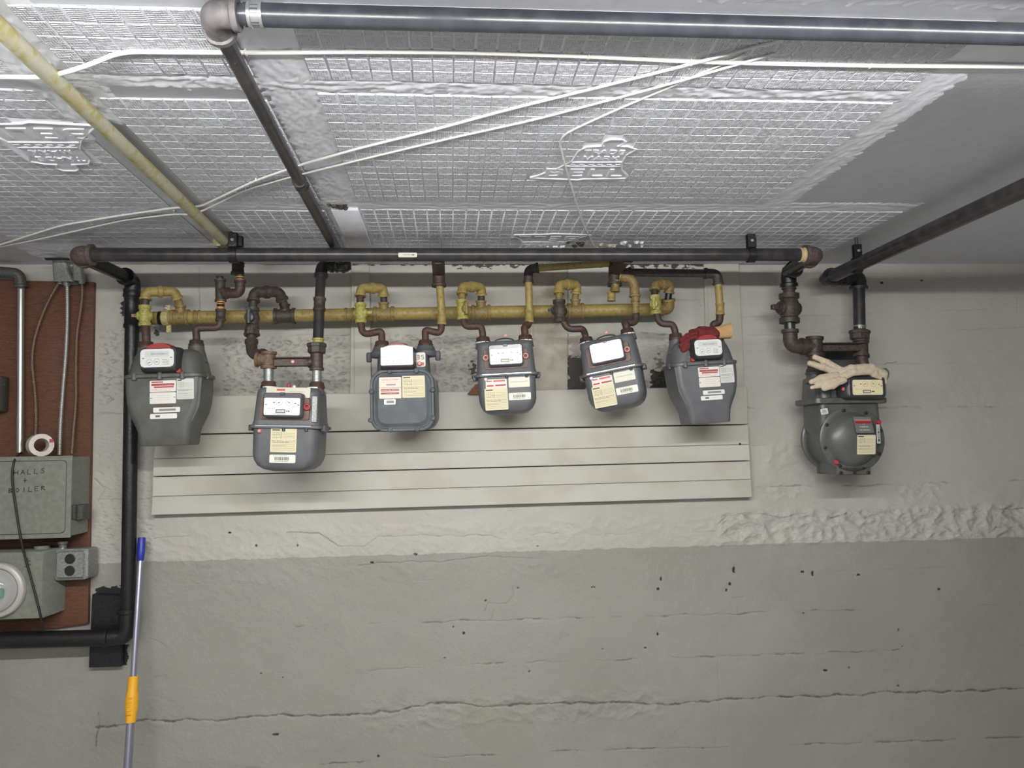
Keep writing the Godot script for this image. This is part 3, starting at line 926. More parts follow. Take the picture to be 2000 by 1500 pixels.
	am.add_surface_from_arrays(Mesh.PRIMITIVE_TRIANGLES, arr)
	var m := plain(Color.WHITE, 0.62)
	m.albedo_texture = tex_from(alb, TW, TH, Image.FORMAT_RGB8)
	m.heightmap_enabled = true
	m.heightmap_texture = tex_from(hb, TW, TH, Image.FORMAT_L8)
	m.heightmap_scale = 0.9
	var w := put(self, "wall_back", am, m)
	w.set_meta("kind", "structure")
	# the rest of the wall beyond both sides, and its thickness
	part(w, "wall_core", slab(Vector3(0.3, 1.1, -0.1), Vector3(4.42, 2.3, 0.16)), M.paint)
	for e in [[-2.55, 1.3], [4.18, 3.36]]:
		part(w, "wall_section", slab(Vector3(e[0], 1.67, -0.06), Vector3(e[1], 1.07, 0.12)), M.wall_white)
		part(w, "wall_section", slab(Vector3(e[0], 0.545, -0.06), Vector3(e[1], 1.18, 0.12)), M.wall_grey)
	hgt.clear()
	alb.clear()


# ---------------------------------------------------------------- ceiling
# maker's marks: middle of the lower rim (x, z), width, turn
const MARKS := [[Vector2(0.3325, 0.9191), 0.245, 0.0], [Vector2(0.3355, 0.4147), 0.245, PI], [Vector2(-0.8451, 1.2109), 0.26, PI]]


func bell_shape() -> PackedVector2Array:
	return PackedVector2Array([Vector2(-0.5, 0.02), Vector2(-0.42, 0.10), Vector2(-0.25, 0.30), Vector2(-0.14, 0.5), Vector2(-0.12, 0.74), Vector2(-0.06, 0.84), Vector2(0.08, 0.87), Vector2(0.10, 0.99), Vector2(0.15, 1.02), Vector2(0.24, 1.02), Vector2(0.28, 0.95), Vector2(0.26, 0.87), Vector2(0.36, 0.84), Vector2(0.42, 0.78), Vector2(0.36, 0.62), Vector2(0.36, 0.42), Vector2(0.41, 0.26), Vector2(0.5, 0.1), Vector2(0.5, 0.03), Vector2(0.06, 0.0), Vector2(0.0, -0.03), Vector2(-0.2, -0.01)])


func ceiling() -> void:
	var c := structure("ceiling", slab(Vector3(1.3, CEIL + 0.07, 3), Vector3(9.2, 0.14, 6.4)), M.paint_fine)
	var rib := PackedByteArray()
	rib.resize(128 * 128)
	for j in 128:
		for i in 128:
			var a := sin(TAU * j * 7.0 / 128.0) * 0.5 + 0.5
			var b := sin(TAU * i * 7.0 / 128.0) * 0.5 + 0.5
			var w := 0.75 if (i / 43 + j / 43) % 2 == 0 else 0.35
			rib[j * 128 + i] = int(clampf(a * w + b * (1.0 - w), 0.0, 1.0) * 255.0)
	var pm := mottled(61, 0.02, [[0.3, rgb(198, 197, 196)], [0.7, rgb(210, 209, 207)]], 0.5, 0.5)
	pm.uv1_triplanar = false
	pm.uv1_world_triplanar = false
	pm.uv1_scale = Vector3.ONE
	pm.albedo_texture = null
	pm.albedo_color = rgb(218, 220, 228)
	pm.heightmap_enabled = true
	pm.heightmap_texture = tex_from(rib, 128, 128, Image.FORMAT_L8)
	pm.heightmap_scale = 0.34
	M.panel = pm
	# embossed panels: x range, z range, pad height mm, waviness mm, seed, share of pads plastered over
	for p in [[-0.245, 0.905, 0.735, 1.365, 2.6, 1.0, 1, 0.02], [-0.245, 0.905, 1.42, 1.66, 3.0, 1.6, 2, 0.06], [-0.245, 1.36, 0.01, 0.655, 1.9, 0.8, 3, 0.03], [-0.66, -0.345, 0.72, 1.33, 2.2, 1.4, 4, 0.05], [-0.66, -0.345, 1.43, 1.64, 3.0, 2.0, 5, 0.12], [-0.66, -0.345, 0.01, 0.64, 1.8, 1.6, 6, 0.1], [-1.35, -0.76, 0.30, 1.36, 2.0, 1.3, 7, 0.1], [-1.35, -0.76, 1.43, 1.62, 2.2, 1.4, 9, 0.15]]:
		embossed_panel(c, p[0], p[1], p[2], p[3], p[4], p[5], p[6], p[7])
	# plaster smeared over the joints: corner, corner, height mm
	for s in [[Vector2(-0.7, 1.365), Vector2(0.93, 1.425), 5.0, 1], [Vector2(-0.66, 0.64), Vector2(1.38, 0.735), 3.0, 2], [Vector2(-0.35, 0.02), Vector2(-0.235, 1.66), 3.0, 3], [Vector2(-0.80, 1.2), Vector2(-0.62, 1.66), 4.0, 4], [Vector2(-1.4, 0.02), Vector2(-0.74, 0.3), 3.5, 5], [Vector2(0.88, 0.62), Vector2(0.99, 1.5), 2.2, 6], [Vector2(-0.7, 0.02), Vector2(1.3, 0.1), 3.5, 7]]:
		plaster_seam(c, s[0], s[1], s[2], s[3])
	# the rough edge of a smooth skim coat above the long pipe
	plaster_seam(c, Vector2(-0.3, 1.69), Vector2(1.6, 1.73), 4.0, 8)
	for mk in MARKS:
		trade_mark(c, mk[0], mk[1], mk[2])
	# a flat patch board and crumbled spots where hangers go in
	var pb := MB.new()
	pb.box(Vector3(-0.287, CEIL - 0.006, 0.47), Vector3(0.075, 0.012, 0.40), 0.002)
	part(c, "patch_board", pb, M.paint_fine)
	for q in [[Vector2(-0.3052, 0.6871), 0.028, 8, 0], [Vector2(0.364, 0.267), 0.03, 9, 1], [Vector2(0.4288, 0.2996), 0.03, 6, 0], [Vector2(0.5296, 0.2742), 0.035, 8, 2], [Vector2(0.6205, 0.3005), 0.04, 8, 1]]:
		crumbs(c, q[0], q[1], q[2], q[3])


func embossed_panel(parent: Node, x0: float, x1: float, z0: float, z1: float, hh: float, wave: float, seed_: int, smeared: float) -> void:
	rng.seed = 900 + seed_
	var f := noise(70 + seed_, 3.0, FastNoiseLite.TYPE_SIMPLEX_SMOOTH, 3)
	var fine := noise(170 + seed_, 30.0, FastNoiseLite.TYPE_SIMPLEX_SMOOTH, 2)
	var b := MB.new()
	var nx := int((x1 - x0) / 0.037)
	var nz := int((z1 - z0) / 0.0395)
	var cx := (x1 - x0) / nx
	var cz := (z1 - z0) / nz
	b.box(Vector3((x0 + x1) / 2, CEIL - 0.0008, (z0 + z1) / 2), Vector3(x1 - x0, 0.0016, z1 - z0), 0.0005)
	for j in nz:
		for i in nx:
			var mx := x0 + (i + 0.5) * cx
			var mz := z0 + (j + 0.5) * cz
			var skip := false
			for mk in MARKS:
				var o: Vector2 = mk[0]
				var w_: float = mk[1]
				var q := (Vector2(mx, mz) - o).rotated(-mk[2]) / w_
				if Geometry2D.is_point_in_polygon(q * 0.94 + Vector2(0, 0.02), bell_shape()):
					skip = true
			if skip:
				continue
			var g := 0.0024
			var base := CEIL - 0.0012
			var c := []
			for e in [[-1, -1], [1, -1], [1, 1], [-1, 1]]:
				var px_: float = mx + e[0] * (cx / 2 - g) + fine.get_noise_2d(mx * 9.0 + e[0], mz * 9.0) * 0.0012
				var pz: float = mz + e[1] * (cz / 2 - g) + fine.get_noise_2d(mx * 9.0, mz * 9.0 + e[1] + 40.0) * 0.0012
				var drop := (hh + f.get_noise_2d(px_, pz) * wave + fine.get_noise_2d(px_, pz) * 0.7) * 0.001
				c.append(Vector3(px_, base - maxf(drop, 0.0004), pz))
			var nn := Vector3(0, -1, 0)
			var tn: Vector3 = (c[1] - c[0]).cross(c[3] - c[0]).normalized()
			if tn.y > 0:
				tn = -tn
			if rng.randf() < 0.35:
				b.quad(c[0], c[1], c[2], c[3], tn)
			else:
				b.quad(c[1], c[2], c[3], c[0], tn)
			for k in 4:
				var p: Vector3 = c[k]
				var q: Vector3 = c[(k + 1) % 4]
				var out := ((p + q) * 0.5 - Vector3(mx, p.y, mz))
				out.y = 0.0
				out = out.normalized()
				var lo_p := Vector3(p.x, base, p.z) + out * 0.0014
				var lo_q := Vector3(q.x, base, q.z) + out * 0.0014
				b.quad(p, q, lo_q, lo_p, (out + Vector3(0, -0.5, 0)).normalized(), false)
	part(parent, "embossed_panel", b, M.panel)


func plaster_seam(parent: Node, a: Vector2, e: Vector2, amp: float, seed_: int) -> void:
	var f := noise(200 + seed_, 22.0, FastNoiseLite.TYPE_SIMPLEX_SMOOTH, 3)
	var long_x := (e.x - a.x) > (e.y - a.y)
	var nx := int((e.x - a.x) / 0.006) + 2
	var nz := int((e.y - a.y) / 0.006) + 2
	var v := PackedVector3Array()
	var n := PackedVector3Array()
	var uv := PackedVector2Array()
	var idx := PackedInt32Array()
	for j in nz + 1:
		for i in nx + 1:
			var s := float(i) / nx
			var t := float(j) / nz
			var x := lerpf(a.x, e.x, s)
			var z := lerpf(a.y, e.y, t)
			var edge := minf(minf(s, 1 - s) * (e.x - a.x), minf(t, 1 - t) * (e.y - a.y))
			# the smear runs along the seam: stretch the relief that way
			var r := f.get_noise_2d(x * (0.35 if long_x else 1.0), z * (1.0 if long_x else 0.35))
			var h := (1.0 - absf(r) * 2.2) * 0.6 + f.get_noise_2d(x * 3.0, z * 3.0) * 0.25
			var ragged := clampf(edge / 0.012 + f.get_noise_2d(x * 1.7 + 5.0, z * 1.7) * 1.4, 0.0, 1.0)
			v.append(Vector3(x, CEIL + 0.001 - maxf(0.0, (1.6 + amp * maxf(h, 0.0)) * ragged) * 0.001, z))
			n.append(Vector3.DOWN)
			uv.append(Vector2(x, z))
	for j in nz + 1:
		for i in nx + 1:
			var at := j * (nx + 1) + i
			var xa := v[at - (1 if i > 0 else 0)]
			var xb := v[at + (1 if i < nx else 0)]
			var za := v[at - (nx + 1 if j > 0 else 0)]
			var zb := v[at + (nx + 1 if j < nz else 0)]
			n[at] = (xb - xa).cross(zb - za).normalized()
			if i < nx and j < nz:
				for q in [at, at + nx + 2, at + 1, at, at + nx + 1, at + nx + 2]:
					idx.append(q)
	var arr := []
	arr.resize(Mesh.ARRAY_MAX)
	arr[Mesh.ARRAY_VERTEX] = v
	arr[Mesh.ARRAY_NORMAL] = n
	arr[Mesh.ARRAY_TEX_UV] = uv
	arr[Mesh.ARRAY_INDEX] = idx
	var am := ArrayMesh.new()
	am.add_surface_from_arrays(Mesh.PRIMITIVE_TRIANGLES, arr)
	put(parent, "plaster_seam", am, M.paint_fine)


func crumbs(parent: Node, at: Vector2, spread: float, count: int, kind: int) -> void:
	rng.seed = 300 + int(at.x * 1000)
	var b := MB.new()
	for k in count:
		var c := Vector3(at.x + rng.randf_range(-spread, spread), CEIL - 0.004, at.y + rng.randf_range(-spread, spread) * 0.7)
		var r := rng.randf_range(0.006, 0.014)
		b.lathe(c + Vector3(0, 0.008, 0), Vector3(rng.randf_range(-0.3, 0.3), -1, rng.randf_range(-0.3, 0.3)), [[0, r], [0.006, r * 0.95], [0.010 + r * 0.4, r * 0.4]], 5, true)
	part(parent, "crumbled_plaster", b, [M.cast_iron, M.paint_fine, M.raw_board][kind])


# raised maker's mark: a bell outline with lettering, read from below; at = middle of the lower rim
func trade_mark(parent: Node, at: Vector2, w: float, turn: float) -> void:
	var o := Node3D.new()
	o.name = numbered(parent, "trade_mark")
	parent.add_child(o, true)
	# x to the right, y up the mark (towards +z of the room), z out of the ceiling (down)
	var bas := Basis(Vector3(1, 0, 0), Vector3(0, 0, 1), Vector3(0, -1, 0))
	o.transform = Transform3D(bas * Basis(Vector3(0, 0, 1), turn), Vector3(at.x, CEIL - 0.0016, at.y))
	var h := w * 1.0
	var field := MB.new()
	var lower := PackedVector3Array()
	var upper := PackedVector3Array()
	for q in bell_shape():
		lower.append(Vector3(q.x * w, q.y * h, -0.001))
		upper.append(Vector3(q.x * w, q.y * h, 0.0018))
	field.loft([lower, upper], false, false, true)
	var tris := Geometry2D.triangulate_polygon(bell_shape())
	for k in range(0, tris.size(), 3):
		field.tri(upper[tris[k]], upper[tris[k + 1]], upper[tris[k + 2]], Vector3(0, 0, 1), Vector3(0, 0, 1), Vector3(0, 0, 1))
	part(o, "field", field, M.paint_fine)
	var line := MB.new()
	var runs := [
		[Vector2(-0.5, 0.02), Vector2(-0.2, -0.01), Vector2(0.0, -0.03), Vector2(0.06, 0.0), Vector2(0.5, 0.03)],
		[Vector2(-0.5, 0.02), Vector2(-0.42, 0.10), Vector2(-0.25, 0.30), Vector2(-0.14, 0.5), Vector2(-0.12, 0.74), Vector2(-0.06, 0.84), Vector2(0.1, 0.87)],
		[Vector2(0.5, 0.03), Vector2(0.5, 0.1), Vector2(0.40, 0.26), Vector2(0.36, 0.42), Vector2(0.36, 0.66), Vector2(0.42, 0.80), Vector2(0.32, 0.86), Vector2(0.22, 0.87)],
		[Vector2(-0.14, 0.46), Vector2(0.36, 0.48)],
		[Vector2(-0.20, 0.36), Vector2(0.37, 0.37)],
		[Vector2(0.08, 0.87), Vector2(0.08, 0.97), Vector2(0.13, 1.02), Vector2(0.24, 1.02), Vector2(0.28, 0.97), Vector2(0.24, 0.87)],
	]
	for r in runs:
		var p := PackedVector3Array()
		for q in r:
			p.append(Vector3(q.x * w, q.y * h, 0.002))
		line.tube(p, 0.0028, 8)
	for k in 6:
		line.box(Vector3((-0.12 + k * 0.09) * w, 0.415 * h, 0.002), Vector3(0.014, 0.006, 0.005), 0.001)
	part(o, "outline", line, M.paint_fine)
	for e in [["BELL", 0.02, 0.195, 0.21], ["TRADE", 0.13, 0.735, 0.095], ["MARK", 0.12, 0.58, 0.095]]:
		var tm := TextMesh.new()
		tm.text = e[0]
		tm.depth = 0.005
		tm.font_size = 64
		tm.pixel_size = e[3] * h / 46.0
		var lt := put(o, "lettering", tm, M.paint_fine)
		lt.position = Vector3(e[1] * w, e[2] * h, 0.002)
		lt.scale = Vector3(1.25 if e[0] == "BELL" else 0.95, 1, 1)


# ---------------------------------------------------------------- boards on the wall
func plank_mesh(a: Vector2, b: Vector2, c: Vector2, d: Vector2, z0: float, z1: float) -> MB:
	# corners: lower left, lower right, upper right, upper left; slightly eased front edges
	var mb := MB.new()
	var rings := []
	for e in [[z0, 0.0], [z1 - 0.0015, 0.0], [z1, 0.0015]]:
		var k: float = e[1]
		var r := PackedVector3Array()
		for q in [[a, 1, 1], [b, -1, 1], [c, -1, -1], [d, 1, -1]]:
			r.append(Vector3(q[0].x + q[1] * k, q[0].y + q[2] * k, e[0]))
		rings.append(r)
	mb.loft(rings, true, true, true)
	return mb


func wall_boards() -> void:
	var t := thing("plank_panel", "low wide panel of white painted planks on the wall under the row of meters", "panel")
	# left and right ends of the joints, from the top down
	var l := [Vector3(-1.0196, 1.7069, 0.036), Vector3(-1.0223, 1.575, 0.036), Vector3(-1.026, 1.4927, 0.036), Vector3(-1.0283, 1.4311, 0.036), Vector3(-1.0287, 1.3626, 0.036), Vector3(-1.0309, 1.2998, 0.036)]
	var r := [Vector3(1.1005, 1.7152, 0.036), Vector3(1.0976, 1.5737, 0.036), Vector3(1.098, 1.5001, 0.036), Vector3(1.099, 1.4399, 0.036), Vector3(1.0996, 1.3724, 0.036), Vector3(1.1004, 1.3071, 0.036)]
	var gaps := [0.0, 0.0022, 0.0006, 0.0018, 0.0006, 0.0]
	var fronts := [0.036, 0.038, 0.0375, 0.036, 0.0365]
	for k in 5:
		var g0: float = gaps[k]
		var g1: float = gaps[k + 1]
		var z: float = fronts[k]
		part(t, "plank", plank_mesh(Vector2(l[k + 1].x, l[k + 1].y + g1), Vector2(r[k + 1].x, r[k + 1].y + g1), Vector2(r[k].x, r[k].y - g0), Vector2(l[k].x, l[k].y - g0), z - 0.018, z), M.plank if k % 2 == 0 else M.plank_warm)
	for x in [-0.9, -0.2, 0.4, 0.98]:
		part(t, "furring_strip", slab(Vector3(x, 1.50, 0.0115), Vector3(0.05, 0.36, 0.013)), M.raw_board)
	var nails := MB.new()
	nails.lathe(Vector3(1.063, 1.5027, 0.0365), Vector3(0, 0, 1), [[0, 0.005], [0.002, 0.004]], 10)
	part(t, "nail", nails, M.dark)
	# upright straps from the ceiling down to the planks
	strap("white painted upright wall board behind the pipe loops, between steel-strip meter and round-cornered meter", Vector2(-0.3493, 2.1792), Vector2(-0.2864, 2.1791), Vector2(-0.2812, 1.7086), Vector2(-0.3579, 1.706), M.plank_warm, 0.012)
	strap("bare streaked upright wall board between the two seamed grey meters", Vector2(0.3003, 2.1784), Vector2(0.4447, 2.1783), Vector2(0.4321, 1.7057), Vector2(0.2954, 1.7058), M.raw_board, 0.010)
	strap("wide white upright wall board ending at the plank panel's bare end", Vector2(0.9652, 2.1895), Vector2(1.0992, 2.1914), Vector2(1.1007, 1.7134), Vector2(0.9548, 1.7135), M.plank, 0.014)
	# a splinter of reddish wood wedged behind a meter
	var w := thing("wood_wedge", "small reddish brown wooden wedge stuck on the planks behind a seamed meter", "wedge", Vector3(0.0872, 1.7143, 0.05))
	var mb := MB.new()
	var rings := []
	for z in [-0.012, 0.012]:
		rings.append(PackedVector3Array([Vector3(-0.024, -0.014, z), Vector3(0.03, -0.014, z), Vector3(0.03, 0.022, z), Vector3(0.005, 0.02, z)]))
	mb.loft(rings, true, true, true)
	part(w, "wood", mb, mottled(47, 0.05, [[0.3, rgb(112, 66, 40)], [0.7, rgb(146, 88, 52)]], 0.1, 0.6))


func strap(label: String, a: Vector2, b: Vector2, c: Vector2, d: Vector2, mat: Material, z: float) -> void:
	var t := thing("wall_board", label, "board")
	part(t, "board", plank_mesh(d, c, b, a, -0.006, z), mat)
	var groove := MB.new()
	groove.box(Vector3((a.x + d.x) * 0.5 + 0.012, (a.y + d.y) * 0.5, z), Vector3(0.004, a.y - d.y - 0.01, 0.003), 0.001)
	part(t, "bead", groove, mat)


# ---------------------------------------------------------------- cables stapled to the ceiling
func ceiling_cables() -> void:
	cable("white painted cable running along the ceiling beside the thick grey pipe", [Vector3(-0.8975, 2.18, 1.4111), Vector3(-0.7913, 2.18, 1.4153), Vector3(-0.6836, 2.156, 1.4636), Vector3(-0.5973, 2.166, 1.4957), Vector3(-0.544, 2.179, 1.5141), Vector3(-0.3374, 2.18, 1.5175), Vector3(-0.1472, 2.18, 1.5288), Vector3(0.0268, 2.18, 1.5343), Vector3(0.2496, 2.18, 1.5297), Vector3(0.4355, 2.18, 1.5195), Vector3(0.5752, 2.178, 1.5217), Vector3(0.7671, 2.179, 1.5201), Vector3(0.9189, 2.178, 1.5263), Vector3(1.0575, 2.18, 1.5261), Vector3(1.2586, 2.18, 1.5265)], 0.0042)
	cable("thicker white cable slanting across the ceiling over the pipes to a bent tail", [Vector3(0.5715, 2.18, 1.594), Vector3(0.5327, 2.178, 1.5794), Vector3(0.4345, 2.174, 1.5219), Vector3(0.3153, 2.179, 1.4345), Vector3(0.1319, 2.18, 1.3196), Vector3(-0.0233, 2.18, 1.2134), Vector3(-0.1971, 2.18, 1.1054), Vector3(-0.3244, 2.176, 1.026), Vector3(-0.472, 2.178, 0.9008), Vector3(-0.6708, 2.174, 0.7004), Vector3(-0.7334, 2.174, 0.6949), Vector3(-0.9113, 2.18, 0.6046), Vector3(-1.1259, 2.18, 0.5032), Vector3(-1.4164, 2.18, 0.2881), Vector3(-1.6252, 2.18, 0.1461)], 0.003)
	cable("thin white cable slanting across the ceiling and tied round the yellow pipe", [Vector3(0.5736, 2.18, 1.5518), Vector3(0.5337, 2.176, 1.5311), Vector3(0.4382, 2.179, 1.4493), Vector3(0.3293, 2.18, 1.3696), Vector3(0.1789, 2.18, 1.266), Vector3(0.0093, 2.18, 1.1686), Vector3(-0.2054, 2.18, 1.0347), Vector3(-0.3793, 2.178, 0.9281), Vector3(-0.516, 2.18, 0.8264), Vector3(-0.6733, 2.172, 0.6707), Vector3(-0.7012, 2.156, 0.6892), Vector3(-0.7607, 2.174, 0.6354), Vector3(-0.9311, 2.18, 0.556), Vector3(-1.2138, 2.18, 0.3835), Vector3(-1.4301, 2.18, 0.2634)], 0.0025)
	cable("thin white cable running from the slanting cables past the bell mark to the wall", [Vector3(0.5226, 2.18, 1.5479), Vector3(0.4879, 2.18, 1.5033), Vector3(0.4121, 2.181, 1.403), Vector3(0.341, 2.181, 1.3154), Vector3(0.2444, 2.181, 1.1817), Vector3(0.2744, 2.181, 1.0546), Vector3(0.3458, 2.181, 0.7793), Vector3(0.4169, 2.181, 0.5167), Vector3(0.5091, 2.181, 0.2328), Vector3(0.5451, 2.176, 0.1021)], 0.0024)


func cable(label: String, pts: Array, r: float) -> void:
	var t := thing("ceiling_cable", label, "cable")
	var b := MB.new()
	b.tube(bend(pts, 0.05, 4), r, 8)
	part(t, "sheath", b, M.cable_white)
	for k in range(2, pts.size() - 1, 3):
		var s := MB.new()
		var p: Vector3 = pts[k]
		s.box(Vector3(p.x, (p.y + CEIL) * 0.5 - r * 0.6, p.z), Vector3(0.004, CEIL - p.y + r, r * 2.6), 0.001)
		part(t, "staple", s, M.cable_white)


# ---------------------------------------------------------------- pipes under the ceiling
func ceiling_pipes() -> void:
	# thick pipe across the room with its branch to the wall
	var y := 2.160
	var t := thing("ceiling_pipe", "long dark grey gas pipe under the ceiling with silver coupling and branch to the wall", "pipe")
	pipe(t, "pipe", [Vector3(-0.30, y, 1.668), Vector3(2.6, y - 0.004, 1.672)], 0.0175, M.grey_pipe)
	coupling(t, Vector3(-0.294, y, 1.668), Vector3(-0.272, y, 1.668), 0.0195, M.steel, "silver_coupling")
	coupling(t, Vector3(-0.312, y, 1.668), Vector3(-0.296, y, 1.668), 0.0175, M.grey_pipe, "nipple")
	elbow(t, [Vector3(-0.308, y, 1.668), Vector3(-0.347, y, 1.668), Vector3(-0.350, y, 1.615)], 0.0215, M.cast_grey, "elbow", 0.03)
	pipe(t, "branch_pipe", [Vector3(-0.350, y, 1.62), Vector3(-0.356, 2.157, 0.93)], 0.0138, M.black_pipe)
	coupling(t, Vector3(-0.356, 2.157, 0.96), Vector3(-0.356, 2.157, 0.92), 0.0175, M.black_pipe, "reducer")
	pipe(t, "branch_pipe", [Vector3(-0.356, 2.157, 0.94), Vector3(-0.36, 2.154, 0.21)], 0.0160, M.black_pipe)
	# it turns down behind the header and feeds the meter with the steel strip
	elbow(t, [Vector3(-0.36, 2.154, 0.24), Vector3(-0.36, 2.154, 0.20), Vector3(-0.36, 2.115, 0.20)], 0.020, M.black_pipe)
	elbow(t, [Vector3(-0.36, 2.13, 0.20), Vector3(-0.3381, 2.1325, 0.2), Vector3(-0.3809, 2.1325, 0.2)], 0.020, M.black_pipe)
	pipe(t, "nipple", [Vector3(-0.3689, 2.1325, 0.2), Vector3(-0.398, 2.1316, 0.2)], 0.0165, M.black_pipe)
	elbow(t, [Vector3(-0.3895, 2.1325, 0.2), Vector3(-0.4237, 2.1277, 0.22), Vector3(-0.4238, 2.0887, 0.23)], 0.020, M.black_pipe)
	pipe(t, "riser", [Vector3(-0.4238, 2.0974, 0.23), Vector3(-0.4254, 1.9981, 0.25)], 0.0165, M.black_pipe)
	coupling(t, Vector3(-0.4246, 2.0118, 0.25), Vector3(-0.4254, 1.968, 0.255), 0.0205, M.cast_iron, "reducing_coupling")
	pipe(t, "riser", [Vector3(-0.4254, 1.9749, 0.255), Vector3(-0.4252, 1.8472, 0.28)], 0.0175, M.black_pipe)
	coupling(t, Vector3(-0.4244, 1.8724, 0.28), Vector3(-0.4247, 1.8505, 0.28), 0.0195, M.yellow_fresh, "yellow_band")

	t = thing("yellow_ceiling_pipe", "half yellow half white painted pipe under the ceiling ending at a black hanger", "pipe")
	pipe(t, "pipe", [Vector3(-0.6773, 2.156, 1.6948), Vector3(-0.6763, 2.156, 1.6211), Vector3(-0.6886, 2.158, 0.4196)], 0.0155, M.yellow_ceiling)
	elbow(t, [Vector3(-0.70, 2.157, 0.30), Vector3(-0.70, 2.155, 0.215), Vector3(-0.70, 2.10, 0.215)], 0.0185, M.cast_iron)
	pipe(t, "pipe", [Vector3(-0.704, 2.157, 0.42), Vector3(-0.70, 2.157, 0.29)], 0.0155, M.yellow_ceiling)
	pipe(t, "drop", [Vector3(-0.6937, 2.1414, 0.215), Vector3(-0.6914, 2.0719, 0.215)], 0.0135, M.dark_rust)
	coupling(t, Vector3(-0.6954, 2.1379, 0.215), Vector3(-0.6953, 2.1275, 0.215), 0.018, M.dark_rust)
	coupling(t, Vector3(-0.6924, 2.091, 0.215), Vector3(-0.6923, 2.0806, 0.215), 0.0142, M.orange, "yellow_band")
	elbow(t, [Vector3(-0.6915, 2.0788, 0.215), Vector3(-0.6911, 2.0356, 0.215), Vector3(-0.7435, 2.0389, 0.2)], 0.0165, M.dark_rust)
	tee(t, Vector3(-0.7636, 2.0881, 0.19), Vector3(-0.7611, 2.0132, 0.19), Vector3(-0.7335, 2.0406, 0.2), 0.0165, 0.016, M.cast_iron)
	coupling(t, Vector3(-0.7646, 2.0986, 0.19), Vector3(-0.7641, 2.0829, 0.19), 0.0125, M.cast_iron, "plug")
	coupling(t, Vector3(-0.7611, 2.0149, 0.19), Vector3(-0.761, 2.0027, 0.19), 0.0138, M.orange, "orange_band")
	pipe(t, "nipple", [Vector3(-0.761, 2.008, 0.19), Vector3(-0.7593, 1.9793, 0.195)], 0.0125, M.black_paint)
	coupling(t, Vector3(-0.7594, 1.9931, 0.195), Vector3(-0.7593, 1.9827, 0.195), 0.0138, M.orange, "orange_band")

	# pipe over the big meter
	t = thing("meter_feed_pipe", "dark pipe along the ceiling turning down to the large meter with white glove", "pipe")
	pipe(t, "pipe", [Vector3(1.372, 2.094, 0.15), Vector3(1.374, 2.098, 2.2)], 0.0235, M.black_pipe)
	elbow(t, [Vector3(1.372, 2.094, 0.19), Vector3(1.372, 2.092, 0.13), Vector3(1.4613, 2.1054, 0.13)], 0.0275, M.black_pipe)
	elbow(t, [Vector3(1.4418, 2.1054, 0.13), Vector3(1.5044, 2.1053, 0.13), Vector3(1.5015, 2.0575, 0.13)], 0.0275, M.black_pipe)
	pipe(t, "riser", [Vector3(1.5026, 2.0766, 0.13), Vector3(1.49, 1.8967, 0.14)], 0.0212, M.black_pipe)
	coupling(t, Vector3(1.4917, 1.923, 0.14), Vector3(1.4904, 1.9023, 0.14), 0.0226, M.galvanised, "galvanised_band")
	nut(t, Vector3(1.4884, 1.8703, 0.14), Vector3(1.4906, 1.9061, 0.14), 0.0335, M.cast_iron, "union_nut", 8)


# ---------------------------------------------------------------- black header under the ceiling
func hanger(label: String, p: Vector3, r: float, block: bool) -> void:
	var t := thing("pipe_hanger", label, "hanger", p)
	var b := MB.new()
	var ring := []
	for k in 24:
		var a := TAU * k / 24.0
		var d := Vector3(0, cos(a), sin(a))
		var rr_ := PackedVector3Array()
		for e in [[-0.012, r + 0.0004], [0.012, r + 0.0004], [0.012, r + 0.0042], [-0.012, r + 0.0042]]:
			rr_.append(d * e[1] + Vector3(e[0], 0, 0))
		ring.append(rr_)
	ring.append(ring[0])
	b.loft(ring, false, false, true)
	part(t, "clamp_ring", b, M.black_paint)
	var c := MB.new()
	var top := CEIL - p.y
	c.box(Vector3(0, r + 0.022, -0.004), Vector3(0.026, 0.042, 0.004), 0.001)
	c.box(Vector3(0, r + 0.022, 0.012), Vector3(0.026, 0.042, 0.004), 0.001)
	c.box(Vector3(0, r + 0.043, 0.004), Vector3(0.026, 0.004, 0.02), 0.001)
	part(t, "strap", c, M.black_paint)
	if block:
		var bl := MB.new()
		bl.box(Vector3(0.01, r + 0.024, -0.016), Vector3(0.03, 0.034, 0.018), 0.003)
		part(t, "clamp_block", bl, M.black_paint)
	var s := MB.new()
	s.tube(PackedVector3Array([Vector3(0, r + 0.04, 0.004), Vector3(0.0, top, 0.004)]), 0.0055, 8)
	part(t, "hanger_rod", s, M.cast_iron)
	var w := MB.new()
	w.lathe(Vector3(0, r + 0.022, 0.013), Vector3(0, 0, 1), [[0, 0.0055], [0.006, 0.0055], [0.007, 0.004]], 6, true)
	part(t, "bolt", w, M.galvanised)


